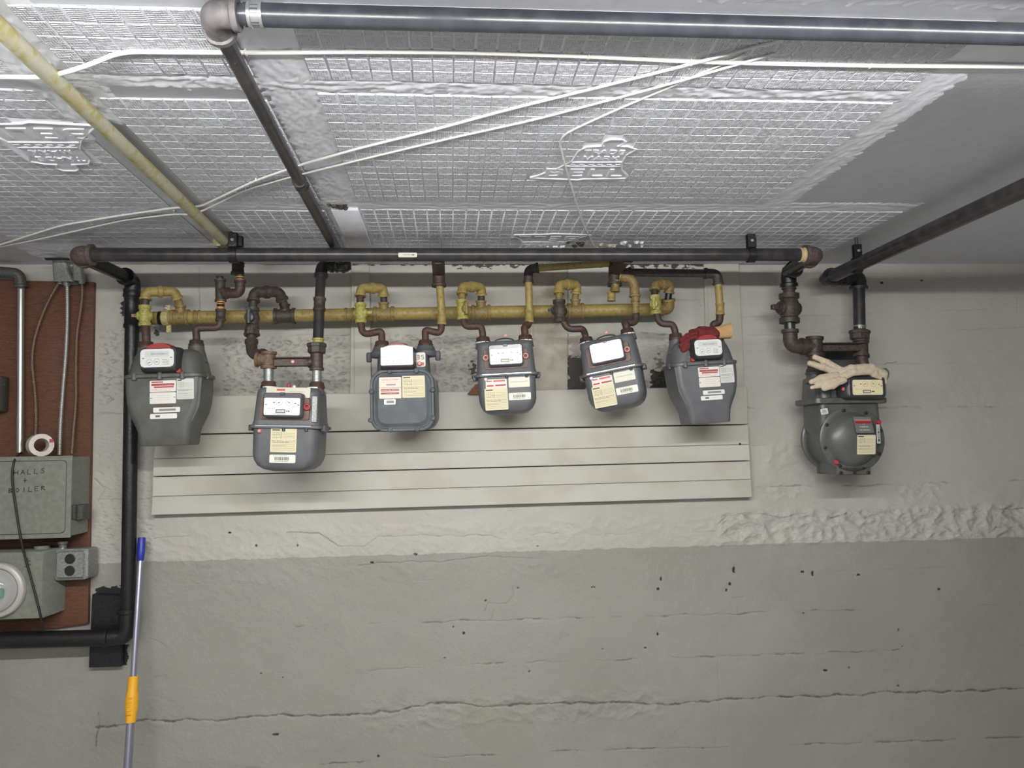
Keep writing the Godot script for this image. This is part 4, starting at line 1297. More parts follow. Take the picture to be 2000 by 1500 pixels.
func header() -> void:
	var y := 2.116
	var z := 0.41
	var R := 0.0212
	var t := thing("header_pipe", "long black gas pipe below the ceiling that drops beside the plywood to a low bend", "pipe")
	pipe(t, "pipe", [Vector3(-1.10, y, z), Vector3(1.185, y, z)], R, M.black_pipe, 0.03, 20)
	elbow(t, [Vector3(-1.075, y, z), Vector3(-1.122, y, z), Vector3(-1.122, y, z - 0.045)], 0.0275, M.cast_brown, "elbow", 0.032)
	pipe(t, "pipe", [Vector3(-1.121, y, z - 0.03), Vector3(-1.1, y, 0.09)], R, M.black_paint)
	elbow(t, [Vector3(-1.102, y, 0.12), Vector3(-1.098, y, 0.062), Vector3(-1.098, y - 0.06, 0.062)], 0.0262, M.black_paint, "elbow", 0.04)
	pipe(t, "riser", [Vector3(-1.098, y - 0.05, 0.062), Vector3(-1.0899, 0.9641, 0.062)], 0.0235, M.black_paint)
	coupling(t, Vector3(-1.0998, 2.0833, 0.062), Vector3(-1.097, 1.9479, 0.062), 0.0285, M.black_paint, "coupling")
	elbow(t, [Vector3(-1.0904, 0.9894, 0.062), Vector3(-1.0886, 0.901, 0.066), Vector3(-1.1595, 0.8997, 0.07)], 0.0285, M.black_paint, "elbow", 0.055)
	pipe(t, "low_pipe", [Vector3(-1.1431, 0.8999, 0.07), Vector3(-1.721, 0.9135, 0.09), Vector3(-3.1, 0.84, 0.1)], 0.0275, M.black_paint)
	elbow(t, [Vector3(1.165, y, z), Vector3(1.206, y, z), Vector3(1.204, y - 0.002, z - 0.05)], 0.0275, M.cast_brown, "elbow", 0.032)
	coupling(t, Vector3(1.148, y, z), Vector3(1.166, y, z), 0.0245, M.cream_dope, "pale_joint_ring")
	pipe(t, "pipe", [Vector3(1.204, y - 0.002, z - 0.03), Vector3(1.2073, 2.1127, 0.19)], R, M.black_pipe)
	elbow(t, [Vector3(1.2177, 2.1136, 0.225), Vector3(1.2226, 2.1186, 0.165), Vector3(1.2239, 2.0635, 0.16)], 0.0265, M.black_paint, "elbow", 0.045)
	# tag hung on the pipe
	sticker(t, "paper_tag", M.l_tag, Vector3(-0.125, y - 0.006, z + 0.0205), 0.058, 0.0145)
	# sockets where the risers of the row of meters join from behind and below
	for q in [[Vector3(-0.0321, 2.1113, 0.19), true], [Vector3(0.5804, 2.1065, 0.19), true]]:
		var p: Vector3 = q[0]
		elbow(t, [Vector3(p.x, y, z - 0.015), Vector3(p.x, y, p.z), Vector3(p.x, y - 0.055, p.z)], 0.0215, M.dark_rust, "elbow", 0.045)
	hanger("black pipe clamp on the header pipe where the yellow ceiling pipe ends", Vector3(-0.66, y, z), R, true)
	hanger("black pipe clamp on the header pipe above the wide upright board", Vector3(0.985, y, z), R, true)
	hanger("square black pipe clamp over the pipe that feeds the big meter", Vector3(1.372, 2.094, 0.36), 0.0235, false)


# ---------------------------------------------------------------- yellow manifold
func manifold() -> void:
	var a := Vector3(-1.0074, 1.9723, 0.11)
	var b := Vector3(0.7742, 1.9931, 0.11)
	var R := 0.0225
	var t := thing("manifold_pipe", "long yellow painted gas manifold pipe running behind the valves of the meters", "pipe")
	pipe(t, "pipe", [a, b], R, M.yellow, 0.03, 20)
	coupling(t, Vector3(-1.0344, 1.9716, 0.11), Vector3(-0.9785, 1.9721, 0.11), 0.0240, M.black_paint, "black_cap")
	for q in [[Vector3(-0.9462, 1.9728, 0.11), Vector3(-0.8883, 1.9734, 0.11), 0], [Vector3(-0.6024, 1.9766, 0.11), Vector3(-0.531, 1.9772, 0.11), 1], [Vector3(-0.2617, 1.9802, 0.11), Vector3(-0.1906, 1.9808, 0.11), 0], [Vector3(0.0807, 1.9842, 0.11), Vector3(0.1478, 1.9849, 0.11), 0], [Vector3(0.4229, 1.9884, 0.11), Vector3(0.4822, 1.9892, 0.11), 0]]:
		var x0: Vector3 = q[0]
		var x1: Vector3 = q[1]
		tee(t, x0, x1, (x0 + x1) * 0.5 + Vector3(0, 0.042, 0.006), 0.0245, 0.0165, M.cast_iron if q[2] == 1 else M.yellow_old)
	coupling(t, Vector3(-0.8712, 1.9737, 0.11), Vector3(-0.8541, 1.9739, 0.11), 0.0255, M.yellow_old, "coupling")
	coupling(t, Vector3(-0.3608, 1.9792, 0.11), Vector3(-0.329, 1.9795, 0.11), 0.0255, M.yellow_old, "coupling")
	# strap with its bolt at the end beside the black riser
	var s := MB.new()
	var c := Vector3(-0.9649, 1.9725, 0.11)
	s.lathe(c - Vector3(0.011, 0, 0), Vector3(1, 0, 0), [[0, 0.0255], [0.001, 0.027], [0.021, 0.027], [0.022, 0.0255]], 20)
	s.box(c + Vector3(0.004, 0.033, 0), Vector3(0.018, 0.026, 0.006), 0.002)
	s.box(c + Vector3(0.008, -0.036, 0), Vector3(0.018, 0.032, 0.006), 0.004)
	var st := part(t, "pipe_strap", s, M.yellow_pale)
	var bo := MB.new()
	bo.lathe(c + Vector3(-0.002, 0.034, 0.003), Vector3(0, 0, 1), [[0, 0.006], [0.006, 0.006], [0.008, 0.003]], 10)
	part(st, "strap_bolt", bo, M.steel)
	# the end bend that lifts the last inlet
	elbow(t, [Vector3(0.7629, 1.9932, 0.11), Vector3(0.7902, 1.993, 0.12), Vector3(0.7867, 2.0266, 0.13)], 0.0215, M.yellow_old, "elbow", 0.03)


# ---------------------------------------------------------------- gas meters (local origin: between the two spuds, at the top of the case)
func rows(mb: MB, table: Array, cap0 := true, cap1 := true, seg := 5) -> void:
	# horizontal sections: [y, half width, half depth, corner radius, x offset, z offset]
	var rings := []
	for e in table:
		rings.append(MB.ring_y(Vector3(e[4], 0, e[5]), e[0], e[1], e[2], e[3], seg))
	mb.loft(rings, cap0, cap1)


func arch(mb: MB, c: Vector3, w: float, h: float, d: float) -> void:
	var rings := []
	for z in [0.0, d * 0.7, d]:
		var k := 1.0 if z < d else 0.86
		var r := PackedVector3Array()
		for i in 13:
			var a := PI * i / 12.0
			r.append(c + Vector3(cos(a) * w * 0.5 * k, sin(a) * h * k, z))
		rings.append(r)
	mb.loft(rings)


func lug(mb: MB, p: Vector3, r: float, h: float) -> void:
	mb.lathe(p, Vector3(0, -1, 0), [[-h, r * 0.7], [-h * 0.7, r], [h, r], [h * 1.2, r * 0.6]], 10)


func meter_tapered(label: String, at: Vector3, rot: Vector3, s: float, mat: Material, flip: float) -> Node3D:
	var t := thing("gas_meter", label, "gas meter", at, rot)
	t.scale = Vector3.ONE * s
	var up := MB.new()
	rows(up, [[-0.014, 0.085, 0.040, 0.03, 0, 0], [-0.018, 0.098, 0.050, 0.04, 0, 0], [-0.032, 0.108, 0.058, 0.045, 0, 0.002], [-0.06, 0.115, 0.066, 0.045, 0, 0.003], [-0.092, 0.120, 0.070, 0.042, 0, 0.004], [-0.098, 0.121, 0.071, 0.04, 0, 0.004]], true, false)
	for x in [-0.0815, 0.0815]:
		up.lathe(Vector3(x, -0.055, 0), Vector3(0, 1, 0), [[0, 0.036], [0.025, 0.031], [0.042, 0.0265], [0.055, 0.0255]], 20)
	part(t, "upper_case", up, mat)
	var fl := MB.new()
	rows(fl, [[-0.096, 0.125, 0.076, 0.04, 0, 0.004], [-0.098, 0.129, 0.080, 0.042, 0, 0.004], [-0.107, 0.129, 0.080, 0.042, 0, 0.004], [-0.109, 0.125, 0.076, 0.04, 0, 0.004]])
	for x in [-0.085, -0.005, 0.066]:
		lug(fl, Vector3(x, -0.103, 0.08), 0.0085, 0.011)
	for x in [-0.126, 0.126]:
		lug(fl, Vector3(x, -0.103, 0.03), 0.007, 0.009)
	part(t, "flange", fl, mat)
	var lo := MB.new()
	rows(lo, [[-0.107, 0.121, 0.071, 0.022, 0, 0.005], [-0.15, 0.120, 0.071, 0.022, 0, 0.006], [-0.19, 0.117, 0.070, 0.024, 0, 0.007], [-0.22, 0.110, 0.069, 0.026, 0, 0.008], [-0.245, 0.100, 0.067, 0.03, 0, 0.0095], [-0.265, 0.090, 0.064, 0.026, 0, 0.011], [-0.280, 0.084, 0.062, 0.022, 0, 0.011], [-0.318, 0.080, 0.060, 0.02, 0, 0.011], [-0.324, 0.077, 0.057, 0.018, 0, 0.011]])
	part(t, "lower_case", lo, mat)
	var rib := MB.new()
	rows(rib, [[-0.112, 0.030, 0.004, 0.003, 0.094 * flip, 0.066], [-0.20, 0.028, 0.004, 0.003, 0.088 * flip, 0.066], [-0.25, 0.02, 0.004, 0.003, 0.074 * flip, 0.064]])
	part(t, "case_rib", rib, mat)
	# index
	var ib := MB.new()
	ib.loft([MB.ring_z(Vector3(0, -0.052, 0), 0.05, 0.060, 0.042, 0.012), MB.ring_z(Vector3(0, -0.052, 0), 0.088, 0.060, 0.040, 0.012), MB.ring_z(Vector3(0, -0.050, 0), 0.106, 0.055, 0.032, 0.01)])
	var box := part(t, "index_housing", ib, M.index_box)
	sticker(box, "index_face", M.l_index, Vector3(-0.002, -0.049, 0.1062), 0.104, 0.058, 0.0, 0.012, 0.002)
	var rb := MB.new()
	arch(rb, Vector3(0.0, -0.018, 0.058), 0.088, 0.019, 0.045)
	part(box, "red_cover_edge", rb, M.red)
	var seal := MB.new()
	seal.lathe(Vector3(0.055 * flip, -0.088, 0.074), Vector3(0, 0, 1), [[0, 0.0085], [0.012, 0.0085], [0.015, 0.006]], 14)
	part(box, "red_seal", seal, M.red_seal)
	# stickers
	var z := 0.0772
	sticker(t, "red_label", M.l_red, Vector3(0.004, -0.136, z), 0.082, 0.036)
	sticker(t, "rating_plate", M.l_plate, Vector3(0.004, -0.174, z), 0.082, 0.036)
	sticker(t, "test_record", M.l_table_white, Vector3(0.074, -0.147, z - 0.0003), 0.054, 0.066)
	sticker(t, "number_label", M.l_number, Vector3(0.016, -0.212, z), 0.084, 0.016)
	sticker(t, "code_label", M.l_code, Vector3(0.006, -0.232, z), 0.084, 0.016)
	return t


func meter_seamed(label: String, at: Vector3, rot: Vector3, s: float, sp: float, mat: Material, kind: int) -> Node3D:
	var t := thing("gas_meter", label, "gas meter", at, rot)
	t.scale = Vector3.ONE * s
	var up := MB.new()
	rows(up, [[-0.002, 0.080, 0.044, 0.02, 0, 0], [-0.008, 0.090, 0.056, 0.022, 0, 0], [-0.02, 0.093, 0.060, 0.024, 0, 0], [-0.10, 0.098, 0.066, 0.024, 0, 0], [-0.112, 0.101, 0.070, 0.026, 0, 0], [-0.117, 0.102, 0.071, 0.026, 0, 0]])
	for x in [-sp, sp]:
		up.lathe(Vector3(x, -0.02, 0), Vector3(0, 1, 0), [[0, 0.028], [0.012, 0.0265], [0.020, 0.025]], 18)
	part(t, "upper_case", up, mat)
	for x in [-sp, sp]:
		var ring := MB.new()
		ring.lathe(Vector3(x, -0.001, 0), Vector3(0, 1, 0), [[0, 0.0252], [0.004, 0.0252]], 18)
		part(t, "spud_ring", ring, M.white_plastic)
	var band := MB.new()
	rows(band, [[-0.113, 0.103, 0.073, 0.026, 0, 0], [-0.115, 0.108, 0.078, 0.028, 0, 0], [-0.122, 0.108, 0.078, 0.028, 0, 0], [-0.124, 0.104, 0.074, 0.026, 0, 0]])
	for x in [-0.107, 0.107]:
		band.box(Vector3(x, -0.122, 0.02), Vector3(0.014, 0.018, 0.05), 0.003)
	part(t, "seam_flange", band, mat)
	var bead := MB.new()
	bead.box(Vector3(0.0, -0.1165, 0.0785), Vector3(0.165, 0.0045, 0.003), 0.001)
	part(t, "seam_bead", bead, M.steel)
	var lo := MB.new()
	rows(lo, [[-0.120, 0.097, 0.068, 0.026, 0, 0.002], [-0.20, 0.096, 0.067, 0.026, 0, 0.002], [-0.216, 0.092, 0.066, 0.026, 0, 0.002], [-0.232, 0.083, 0.063, 0.026, 0, 0.001], [-0.243, 0.068, 0.055, 0.026, 0, 0], [-0.249, 0.045, 0.035, 0.02, 0, 0], [-0.250, 0.015, 0.012, 0.01, 0, 0]])
	part(t, "lower_case", lo, mat)
	# recessed brown index seat, index box and face
	var seat := MB.new()
	seat.loft([MB.ring_z(Vector3(0, -0.066, 0), 0.05, 0.074, 0.034, 0.006), MB.ring_z(Vector3(0, -0.066, 0), 0.070, 0.072, 0.032, 0.006)])
	part(t, "index_seat", seat, M.copper_paint)
	var ib := MB.new()
	var w := 0.054
	ib.loft([MB.ring_z(Vector3(0, -0.058, 0), 0.06, w + 0.003, 0.037, 0.008), MB.ring_z(Vector3(0, -0.056, 0), 0.092, w + 0.003, 0.035, 0.008), MB.ring_z(Vector3(0, -0.055, 0), 0.096, w, 0.032, 0.007)])
	var box := part(t, "index_housing", ib, M.index_cover)
	var notch := MB.new()
	notch.box(Vector3(0, -0.024, 0.097), Vector3(0.014, 0.008, 0.003), 0.001)
	part(box, "cover_notch", notch, M.index_box)
	if kind == 5:
		sticker(box, "foil_face", M.foil, Vector3(0, -0.055, 0.0962), 0.104, 0.062, 0.0, 0.01, 0.002)
	else:
		sticker(box, "index_face", M.l_dials if kind == 2 else M.l_dials_light, Vector3(0, -0.061, 0.0962), 0.104, 0.050, 0.0, 0.004, 0.002)
	for x in ([-1, 1] if kind == 4 else [1]):
		var seal := MB.new()
		var pts := []
		for k in 13:
			var a := TAU * k / 12.0
			pts.append(Vector3(0.066 * x + cos(a) * 0.0075, -0.060 + sin(a) * 0.0075, 0.075))
		seal.tube(PackedVector3Array(pts), 0.003, 8, false)
		part(box, "wire_seal", seal, M.red_seal if kind == 2 else M.pink_seal)
	var pin := MB.new()
	pin.lathe(Vector3(-0.07, -0.132, 0.07), Vector3(0, 0, 1), [[0, 0.006], [0.006, 0.006], [0.008, 0.004]], 10)
	part(t, "seal_pin", pin, M.white_plastic if kind != 2 else M.pink_seal)
	for x in [0.0, 0.066]:
		var bo := MB.new()
		lug(bo, Vector3(x, -0.126, 0.072), 0.005, 0.005)
		part(t, "seam_bolt", bo, M.bolt)
	# handle wire and seal on top
	if kind != 2:
		var wire := MB.new()
		var p := PackedVector3Array()
		for k in 11:
			var a := PI * k / 10.0
			p.append(Vector3(cos(a) * 0.033, sin(a) * 0.011 - 0.003, 0.03))
		wire.tube(p, 0.0022, 8)
		part(t, "carry_wire", wire, M.dark)
		var tag := MB.new()
		tag.box(Vector3(0.004, 0.018, 0.024), Vector3(0.012, 0.009, 0.005), 0.001)
		part(t, "seal_tag", tag, M.pink_seal)
	else:
		for q in [[-0.004, 0.010, M.red_seal], [0.012, 0.005, M.white_plastic]]:
			var tag := MB.new()
			tag.lathe(Vector3(q[0], 0.0, 0.024), Vector3(0, 1, 0.3), [[0, 0.005], [q[1], 0.005], [q[1] + 0.002, 0.003]], 10)
			part(t, "seal_tag", tag, q[2])
	var z := 0.0692
	if kind == 2:
		var strip := sticker(t, "top_strip_label", M.l_strip, Vector3(0.006, -0.018, 0.0612), 0.13, 0.03)
		strip.rotation_degrees.x = -4.0
		var bright := MB.new()
		bright.box(Vector3(0.086, -0.066, 0.064), Vector3(0.018, 0.078, 0.008), 0.002)
		part(t, "bare_steel_strip", bright, M.galvanised)
		sticker(t, "test_record", M.l_table, Vector3(0.0, -0.158, z), 0.076, 0.070)
		sticker(t, "bar_code", M.l_bar, Vector3(-0.001, -0.212, z), 0.076, 0.024)
	else:
		sticker(t, "red_label", M.l_red2, Vector3(-0.036, -0.149, z), 0.070, 0.033)
		sticker(t, "rating_plate", M.l_split, Vector3(0.040, -0.146, z), 0.070, 0.034)
		sticker(t, "test_record", M.l_table, Vector3(-0.038, -0.199, z + 0.0002), 0.076, 0.072)
		sticker(t, "bar_code", M.l_bar, Vector3(0.040, -0.193, z), 0.073, 0.024)
	return t


func meter_round_corner(label: String, at: Vector3, rot: Vector3) -> Node3D:
	var t := thing("gas_meter", label, "gas meter", at, rot)
	var mat: Material = M.meter_blue
	var up := MB.new()
	rows(up, [[-0.03, 0.080, 0.045, 0.02, 0, 0], [-0.034, 0.084, 0.049, 0.022, 0, 0], [-0.10, 0.088, 0.052, 0.024, 0, 0], [-0.16, 0.090, 0.052, 0.024, 0, 0]])
	for x in [-0.0735, 0.0735]:
		up.lathe(Vector3(x, -0.036, 0), Vector3(0, 1, 0), [[0, 0.036], [0.005, 0.040], [0.016, 0.040], [0.020, 0.034], [0.030, 0.030], [0.036, 0.027]], 22)
		lug(up, Vector3(x + (0.042 if x > 0 else -0.042), -0.034, 0.012), 0.009, 0.015)
	part(t, "upper_case", up, mat)
	# back chamber, middle and front cover
	var back := MB.new()
	back.loft([MB.ring_z(Vector3(0.012, -0.186, 0), -0.078, 0.085, 0.082, 0.04, 6), MB.ring_z(Vector3(0.012, -0.186, 0), -0.068, 0.098, 0.096, 0.046, 6), MB.ring_z(Vector3(0.008, -0.186, 0), 0.0, 0.100, 0.098, 0.046, 6)])
	part(t, "rear_chamber", back, M.meter_dark)
	var cov := MB.new()
	var c := Vector3(0, -0.186, 0)
	cov.loft([MB.ring_z(c, -0.002, 0.100, 0.098, 0.045, 6), MB.ring_z(c, 0.050, 0.101, 0.099, 0.045, 6), MB.ring_z(c, 0.056, 0.105, 0.102, 0.046, 6), MB.ring_z(c, 0.070, 0.105, 0.102, 0.046, 6), MB.ring_z(c, 0.073, 0.103, 0.100, 0.045, 6), MB.ring_z(c, 0.073, 0.096, 0.093, 0.040, 6), MB.ring_z(c, 0.066, 0.094, 0.091, 0.038, 6), MB.ring_z(c, 0.066, 0.088, 0.085, 0.034, 6), MB.ring_z(c, 0.072, 0.082, 0.079, 0.030, 6), MB.ring_z(c, 0.073, 0.078, 0.075, 0.028, 6)])
	part(t, "front_cover", cov, mat)
	for q in [[-0.040, 0.096], [0.048, 0.096], [0.1, 0.03], [0.1, -0.062], [0.047, -0.096], [-0.040, -0.096], [-0.104, -0.063], [-0.1, 0.030]]:
		var bo := MB.new()
		bo.lathe(c + Vector3(q[0], q[1], 0.058), Vector3(0, 0, 1), [[0, 0.0085], [0.017, 0.0085], [0.019, 0.0065], [0.019, 0.004], [0.0165, 0.0035]], 12)
		part(t, "cover_bolt", bo, M.bolt if q[0] > 0.09 and q[1] > 0 else mat)
	# index with a flip-up reader cover
	var ib := MB.new()
	ib.loft([MB.ring_z(Vector3(-0.012, -0.052, 0), 0.04, 0.060, 0.038, 0.008), MB.ring_z(Vector3(-0.012, -0.050, 0), 0.078, 0.058, 0.036, 0.008), MB.ring_z(Vector3(-0.012, -0.046, 0), 0.096, 0.053, 0.029, 0.006)])
	var box := part(t, "index_housing", ib, M.index_box)
	sticker(box, "index_face", M.l_reader, Vector3(-0.012, -0.044, 0.0962), 0.104, 0.058, 0.0, 0.003, 0.003)
	var top := MB.new()
	arch(top, Vector3(-0.012, -0.016, 0.090), 0.090, 0.010, 0.008)
	part(box, "cover_lip", top, M.white_plastic)
	var rb := MB.new()
	arch(rb, Vector3(-0.012, -0.014, 0.056), 0.082, 0.016, 0.034)
	part(box, "red_cover_edge", rb, M.red)
	sticker(t, "side_tag", M.l_side, Vector3(0.061, -0.052, 0.0525), 0.032, 0.048, 0.0, 0.006)
	var seal := MB.new()
	seal.lathe(Vector3(0.058, -0.066, 0.054), Vector3(0, 0, 1), [[0, 0.007], [0.010, 0.007], [0.012, 0.005]], 12)
	part(t, "wire_seal", seal, M.pink_seal)
	var z := 0.0732
	sticker(t, "maker_plate", M.l_maker, Vector3(-0.038, -0.145, z), 0.072, 0.070)
	sticker(t, "test_record", M.l_table, Vector3(0.038, -0.143, z), 0.074, 0.072)
	sticker(t, "small_label", M.l_number, Vector3(-0.040, -0.191, z), 0.038, 0.018)
	return t


func meter_large(label: String, at: Vector3, rot: Vector3) -> Node3D:
	var t := thing("gas_meter", label, "gas meter", at, rot)
	var mat: Material = M.meter_dark
	var up := MB.new()
	rows(up, [[0.0, 0.104, 0.060, 0.02, 0, 0], [-0.004, 0.110, 0.066, 0.022, 0, 0], [-0.08, 0.116, 0.070, 0.022, 0, 0]])
	for x in [-0.085, 0.085]:
		up.lathe(Vector3(x, -0.02, 0.0), Vector3(0, 1, 0), [[0, 0.034], [0.02, 0.032], [0.032, 0.030]], 18)
		up.lathe(Vector3(x, -0.085, 0.058), Vector3(0, 1, 0), [[0, 0.024], [0.07, 0.022], [0.08, 0.018]], 16)
	part(t, "upper_case", up, mat)
	var fl := MB.new()
	rows(fl, [[-0.078, 0.128, 0.084, 0.02, 0, 0], [-0.080, 0.132, 0.088, 0.022, 0, 0], [-0.096, 0.132, 0.088, 0.022, 0, 0], [-0.098, 0.128, 0.084, 0.02, 0, 0]])
	part(t, "flange", fl, mat)
	var mid := MB.new()
	rows(mid, [[-0.096, 0.108, 0.072, 0.02, 0, 0], [-0.17, 0.110, 0.074, 0.02, 0, 0], [-0.31, 0.060, 0.066, 0.012, 0, 0], [-0.340, 0.058, 0.066, 0.012, 0, 0]])
	mid.lathe(Vector3(0, -0.222, -0.064), Vector3(0, 0, 1), [[0, 0.101], [0.128, 0.101]], 40)
	part(t, "centre_case", mid, mat)
	var c := Vector3(0, -0.222, 0)
	for s in [1, -1]:
		var cv := MB.new()
		cv.lathe(c + Vector3(0, 0, 0.062 * s), Vector3(0, 0, s), [[0, 0.109], [0.002, 0.115], [0.014, 0.115], [0.016, 0.111], [0.016, 0.094], [0.020, 0.091], [0.030, 0.084], [0.040, 0.072], [0.047, 0.055], [0.051, 0.03], [0.052, 0.008]], 44)
		# foot lugs
		cv.box(c + Vector3(0, -0.108, 0.070 * s), Vector3(0.120, 0.028, 0.016), 0.003)
		var o := part(t, "diaphragm_cover", cv, mat)
		for k in 8:
			var a := PI / 2 + TAU * (k + 0.35) / 8.0
			var bo := MB.new()
			bo.lathe(c + Vector3(cos(a) * 0.1035, sin(a) * 0.1035, 0.077 * s), Vector3(0, 0, s), [[0, 0.0062], [0.005, 0.0062], [0.006, 0.004]], 8)
			part(o, "cover_bolt", bo, M.dark)
		for x in [-0.048, 0, 0.048]:
			var bo := MB.new()
			bo.lathe(c + Vector3(x, -0.114, 0.077 * s), Vector3(0, 0, s), [[0, 0.0055], [0.005, 0.0055], [0.006, 0.004]], 8)
			part(o, "cover_bolt", bo, M.dark)
	for q in [Vector3(0.094, -0.164, 0.076), Vector3(-0.064, -0.300, 0.077)]:
		var cap := MB.new()
		cap.lathe(q, Vector3(0, 0, 1), [[0, 0.0085], [0.008, 0.0085], [0.011, 0.006]], 14)
		part(t, "red_cap", cap, M.red_seal)
	# index under its dark cover
	var ib := MB.new()
	ib.loft([MB.ring_z(Vector3(0.034, -0.042, 0), 0.05, 0.084, 0.046, 0.02), MB.ring_z(Vector3(0.036, -0.043, 0), 0.104, 0.078, 0.042, 0.02), MB.ring_z(Vector3(0.040, -0.046, 0), 0.118, 0.062, 0.034, 0.008)])
	var box := part(t, "index_housing", ib, M.index_box)
	sticker(box, "index_face", M.l_dials_cream, Vector3(0.040, -0.046, 0.1185), 0.106, 0.052, 0.0, 0.005, 0.002)
	var seal := MB.new()
	seal.lathe(Vector3(-0.036, -0.050, 0.098), Vector3(-0.3, 0, 1), [[0, 0.0075], [0.008, 0.0075], [0.010, 0.005]], 12)
	part(box, "red_seal", seal, M.red_seal)
	var z := 0.1135
	for q in [["grey_plate", M.l_grey, Vector3(0.022, -0.174, z - 0.001), 0.066, 0.058, -16.0, 6.0], ["test_record", M.l_table, Vector3(0.028, -0.241, z), 0.068, 0.066, 6.0, 5.0], ["bar_code", M.l_upright, Vector3(0.079, -0.205, z - 0.012), 0.024, 0.066, 0.0, 36.0]]:
		var st := sticker(t, q[0], q[1], q[2], q[3], q[4])
		st.rotation_degrees = Vector3(q[5], q[6], 0)
	var sm := sticker(t, "small_label", M.l_small, Vector3(-0.094, -0.125, 0.073), 0.026, 0.020, 10.0)
	return t


# ---------------------------------------------------------------- soft bodies: smooth union of tapered capsules, meshed as surface nets
func soft_mesh(caps: Array, blend: float, cell: float, wrinkle: float, seed_: int) -> ArrayMesh:
	var lo := Vector3.INF
	var hi := -Vector3.INF
	for c in caps:
		var r := maxf(c[2], c[3]) + cell * 2.0 + blend * 0.3
		for k in 2:
			var p: Vector3 = c[k]
			lo = lo.min(p - Vector3.ONE * r)
			hi = hi.max(p + Vector3.ONE * r)
	var f := noise(seed_, 34.0, FastNoiseLite.TYPE_SIMPLEX_SMOOTH, 2)
	var nx := int((hi.x - lo.x) / cell) + 2
	var ny := int((hi.y - lo.y) / cell) + 2
	var nz := int((hi.z - lo.z) / cell) + 2
	var g := PackedFloat32Array()
	g.resize(nx * ny * nz)
	for z in nz:
		for y in ny:
			for x in nx:
				var p := lo + Vector3(x, y, z) * cell
				var d := 1.0
				for c in caps:
					var a: Vector3 = c[0]
					var ab: Vector3 = c[1] - a
					var t := clampf((p - a).dot(ab) / ab.length_squared(), 0.0, 1.0)
					var q := (p - a - ab * t)
					var e := q.length() - lerpf(c[2], c[3], t)
					var h := clampf(0.5 + 0.5 * (d - e) / blend, 0.0, 1.0)
					d = lerpf(d, e, h) - blend * h * (1.0 - h)
				g[(z * ny + y) * nx + x] = d + f.get_noise_3dv(p) * wrinkle
	var id := PackedInt32Array()
	id.resize(nx * ny * nz)
	id.fill(-1)
	var v := PackedVector3Array()
	var n := PackedVector3Array()
	for z in nz - 1:
		for y in ny - 1:
			for x in nx - 1:
				var s := 0
				var acc := Vector3.ZERO
				var cnt := 0
				var val := []
				for k in 8:
					val.append(g[((z + (k >> 2)) * ny + y + ((k >> 1) & 1)) * nx + x + (k & 1)])
					if val[k] < 0.0:
						s += 1
				if s == 0 or s == 8:
					continue
				for e in [[0, 1], [2, 3], [4, 5], [6, 7], [0, 2], [1, 3], [4, 6], [5, 7], [0, 4], [1, 5], [2, 6], [3, 7]]:
					var va: float = val[e[0]]
					var vb: float = val[e[1]]
					if (va < 0.0) != (vb < 0.0):
						var t := va / (va - vb)
						var pa := Vector3(e[0] & 1, (e[0] >> 1) & 1, e[0] >> 2)
						var pb := Vector3(e[1] & 1, (e[1] >> 1) & 1, e[1] >> 2)
						acc += pa.lerp(pb, t)
						cnt += 1
				id[(z * ny + y) * nx + x] = v.size()
				v.append(lo + (Vector3(x, y, z) + acc / cnt) * cell)
				n.append(Vector3(val[1] + val[3] + val[5] + val[7] - val[0] - val[2] - val[4] - val[6], val[2] + val[3] + val[6] + val[7] - val[0] - val[1] - val[4] - val[5], val[4] + val[5] + val[6] + val[7] - val[0] - val[1] - val[2] - val[3]).normalized())
	var idx := PackedInt32Array()
	var st := [1, nx, nx * ny]
	for z in range(1, nz - 1):
		for y in range(1, ny - 1):
			for x in range(1, nx - 1):
				var at := (z * ny + y) * nx + x
				for ax in 3:
					var inside := g[at] < 0.0
					if inside == (g[at + st[ax]] < 0.0):
						continue
					var b: int = st[(ax + 1) % 3]
					var c: int = st[(ax + 2) % 3]
					var q := [id[at], id[at - b], id[at - b - c], id[at - c]]
					if q.min() < 0:
						continue
					var order := [0, 2, 1, 0, 3, 2] if inside else [0, 1, 2, 0, 2, 3]
					for o in order:
						idx.append(q[o])
	var arr := []
	arr.resize(Mesh.ARRAY_MAX)
	arr[Mesh.ARRAY_VERTEX] = v
	arr[Mesh.ARRAY_NORMAL] = n
	arr[Mesh.ARRAY_INDEX] = idx
	var am := ArrayMesh.new()
	am.add_surface_from_arrays(Mesh.PRIMITIVE_TRIANGLES, arr)
	return am


# ---------------------------------------------------------------- the meters and their connections
func spud(t: Node3D, sp: float) -> Vector3:
	return t.transform * Vector3(sp, 0, 0)


func collar_nut(t: Node3D, p: Vector3, up: Vector3, mat: Material, r := 0.0235) -> void:
	var mb := MB.new()
	var u := up.normalized()
	mb.lathe(p - u * 0.002, u, [[0, r * 1.06], [0.008, r * 1.1], [0.010, r], [0.020, r * 0.96], [0.023, r * 0.8]], 10, false)
	part(t, "swivel_nut", mb, mat)


# crooked swivel pipe from a spud up to a column
func swivel(t: Node3D, p: Vector3, up: Vector3, pts: Array, mat: Material, r := 0.0118) -> void:
	var q := [p + up.normalized() * 0.012, p + up.normalized() * 0.034]
	q.append_array(pts)
	pipe(t, "swivel_pipe", q, r, mat, 0.024)
	collar_nut(t, p, up, mat)


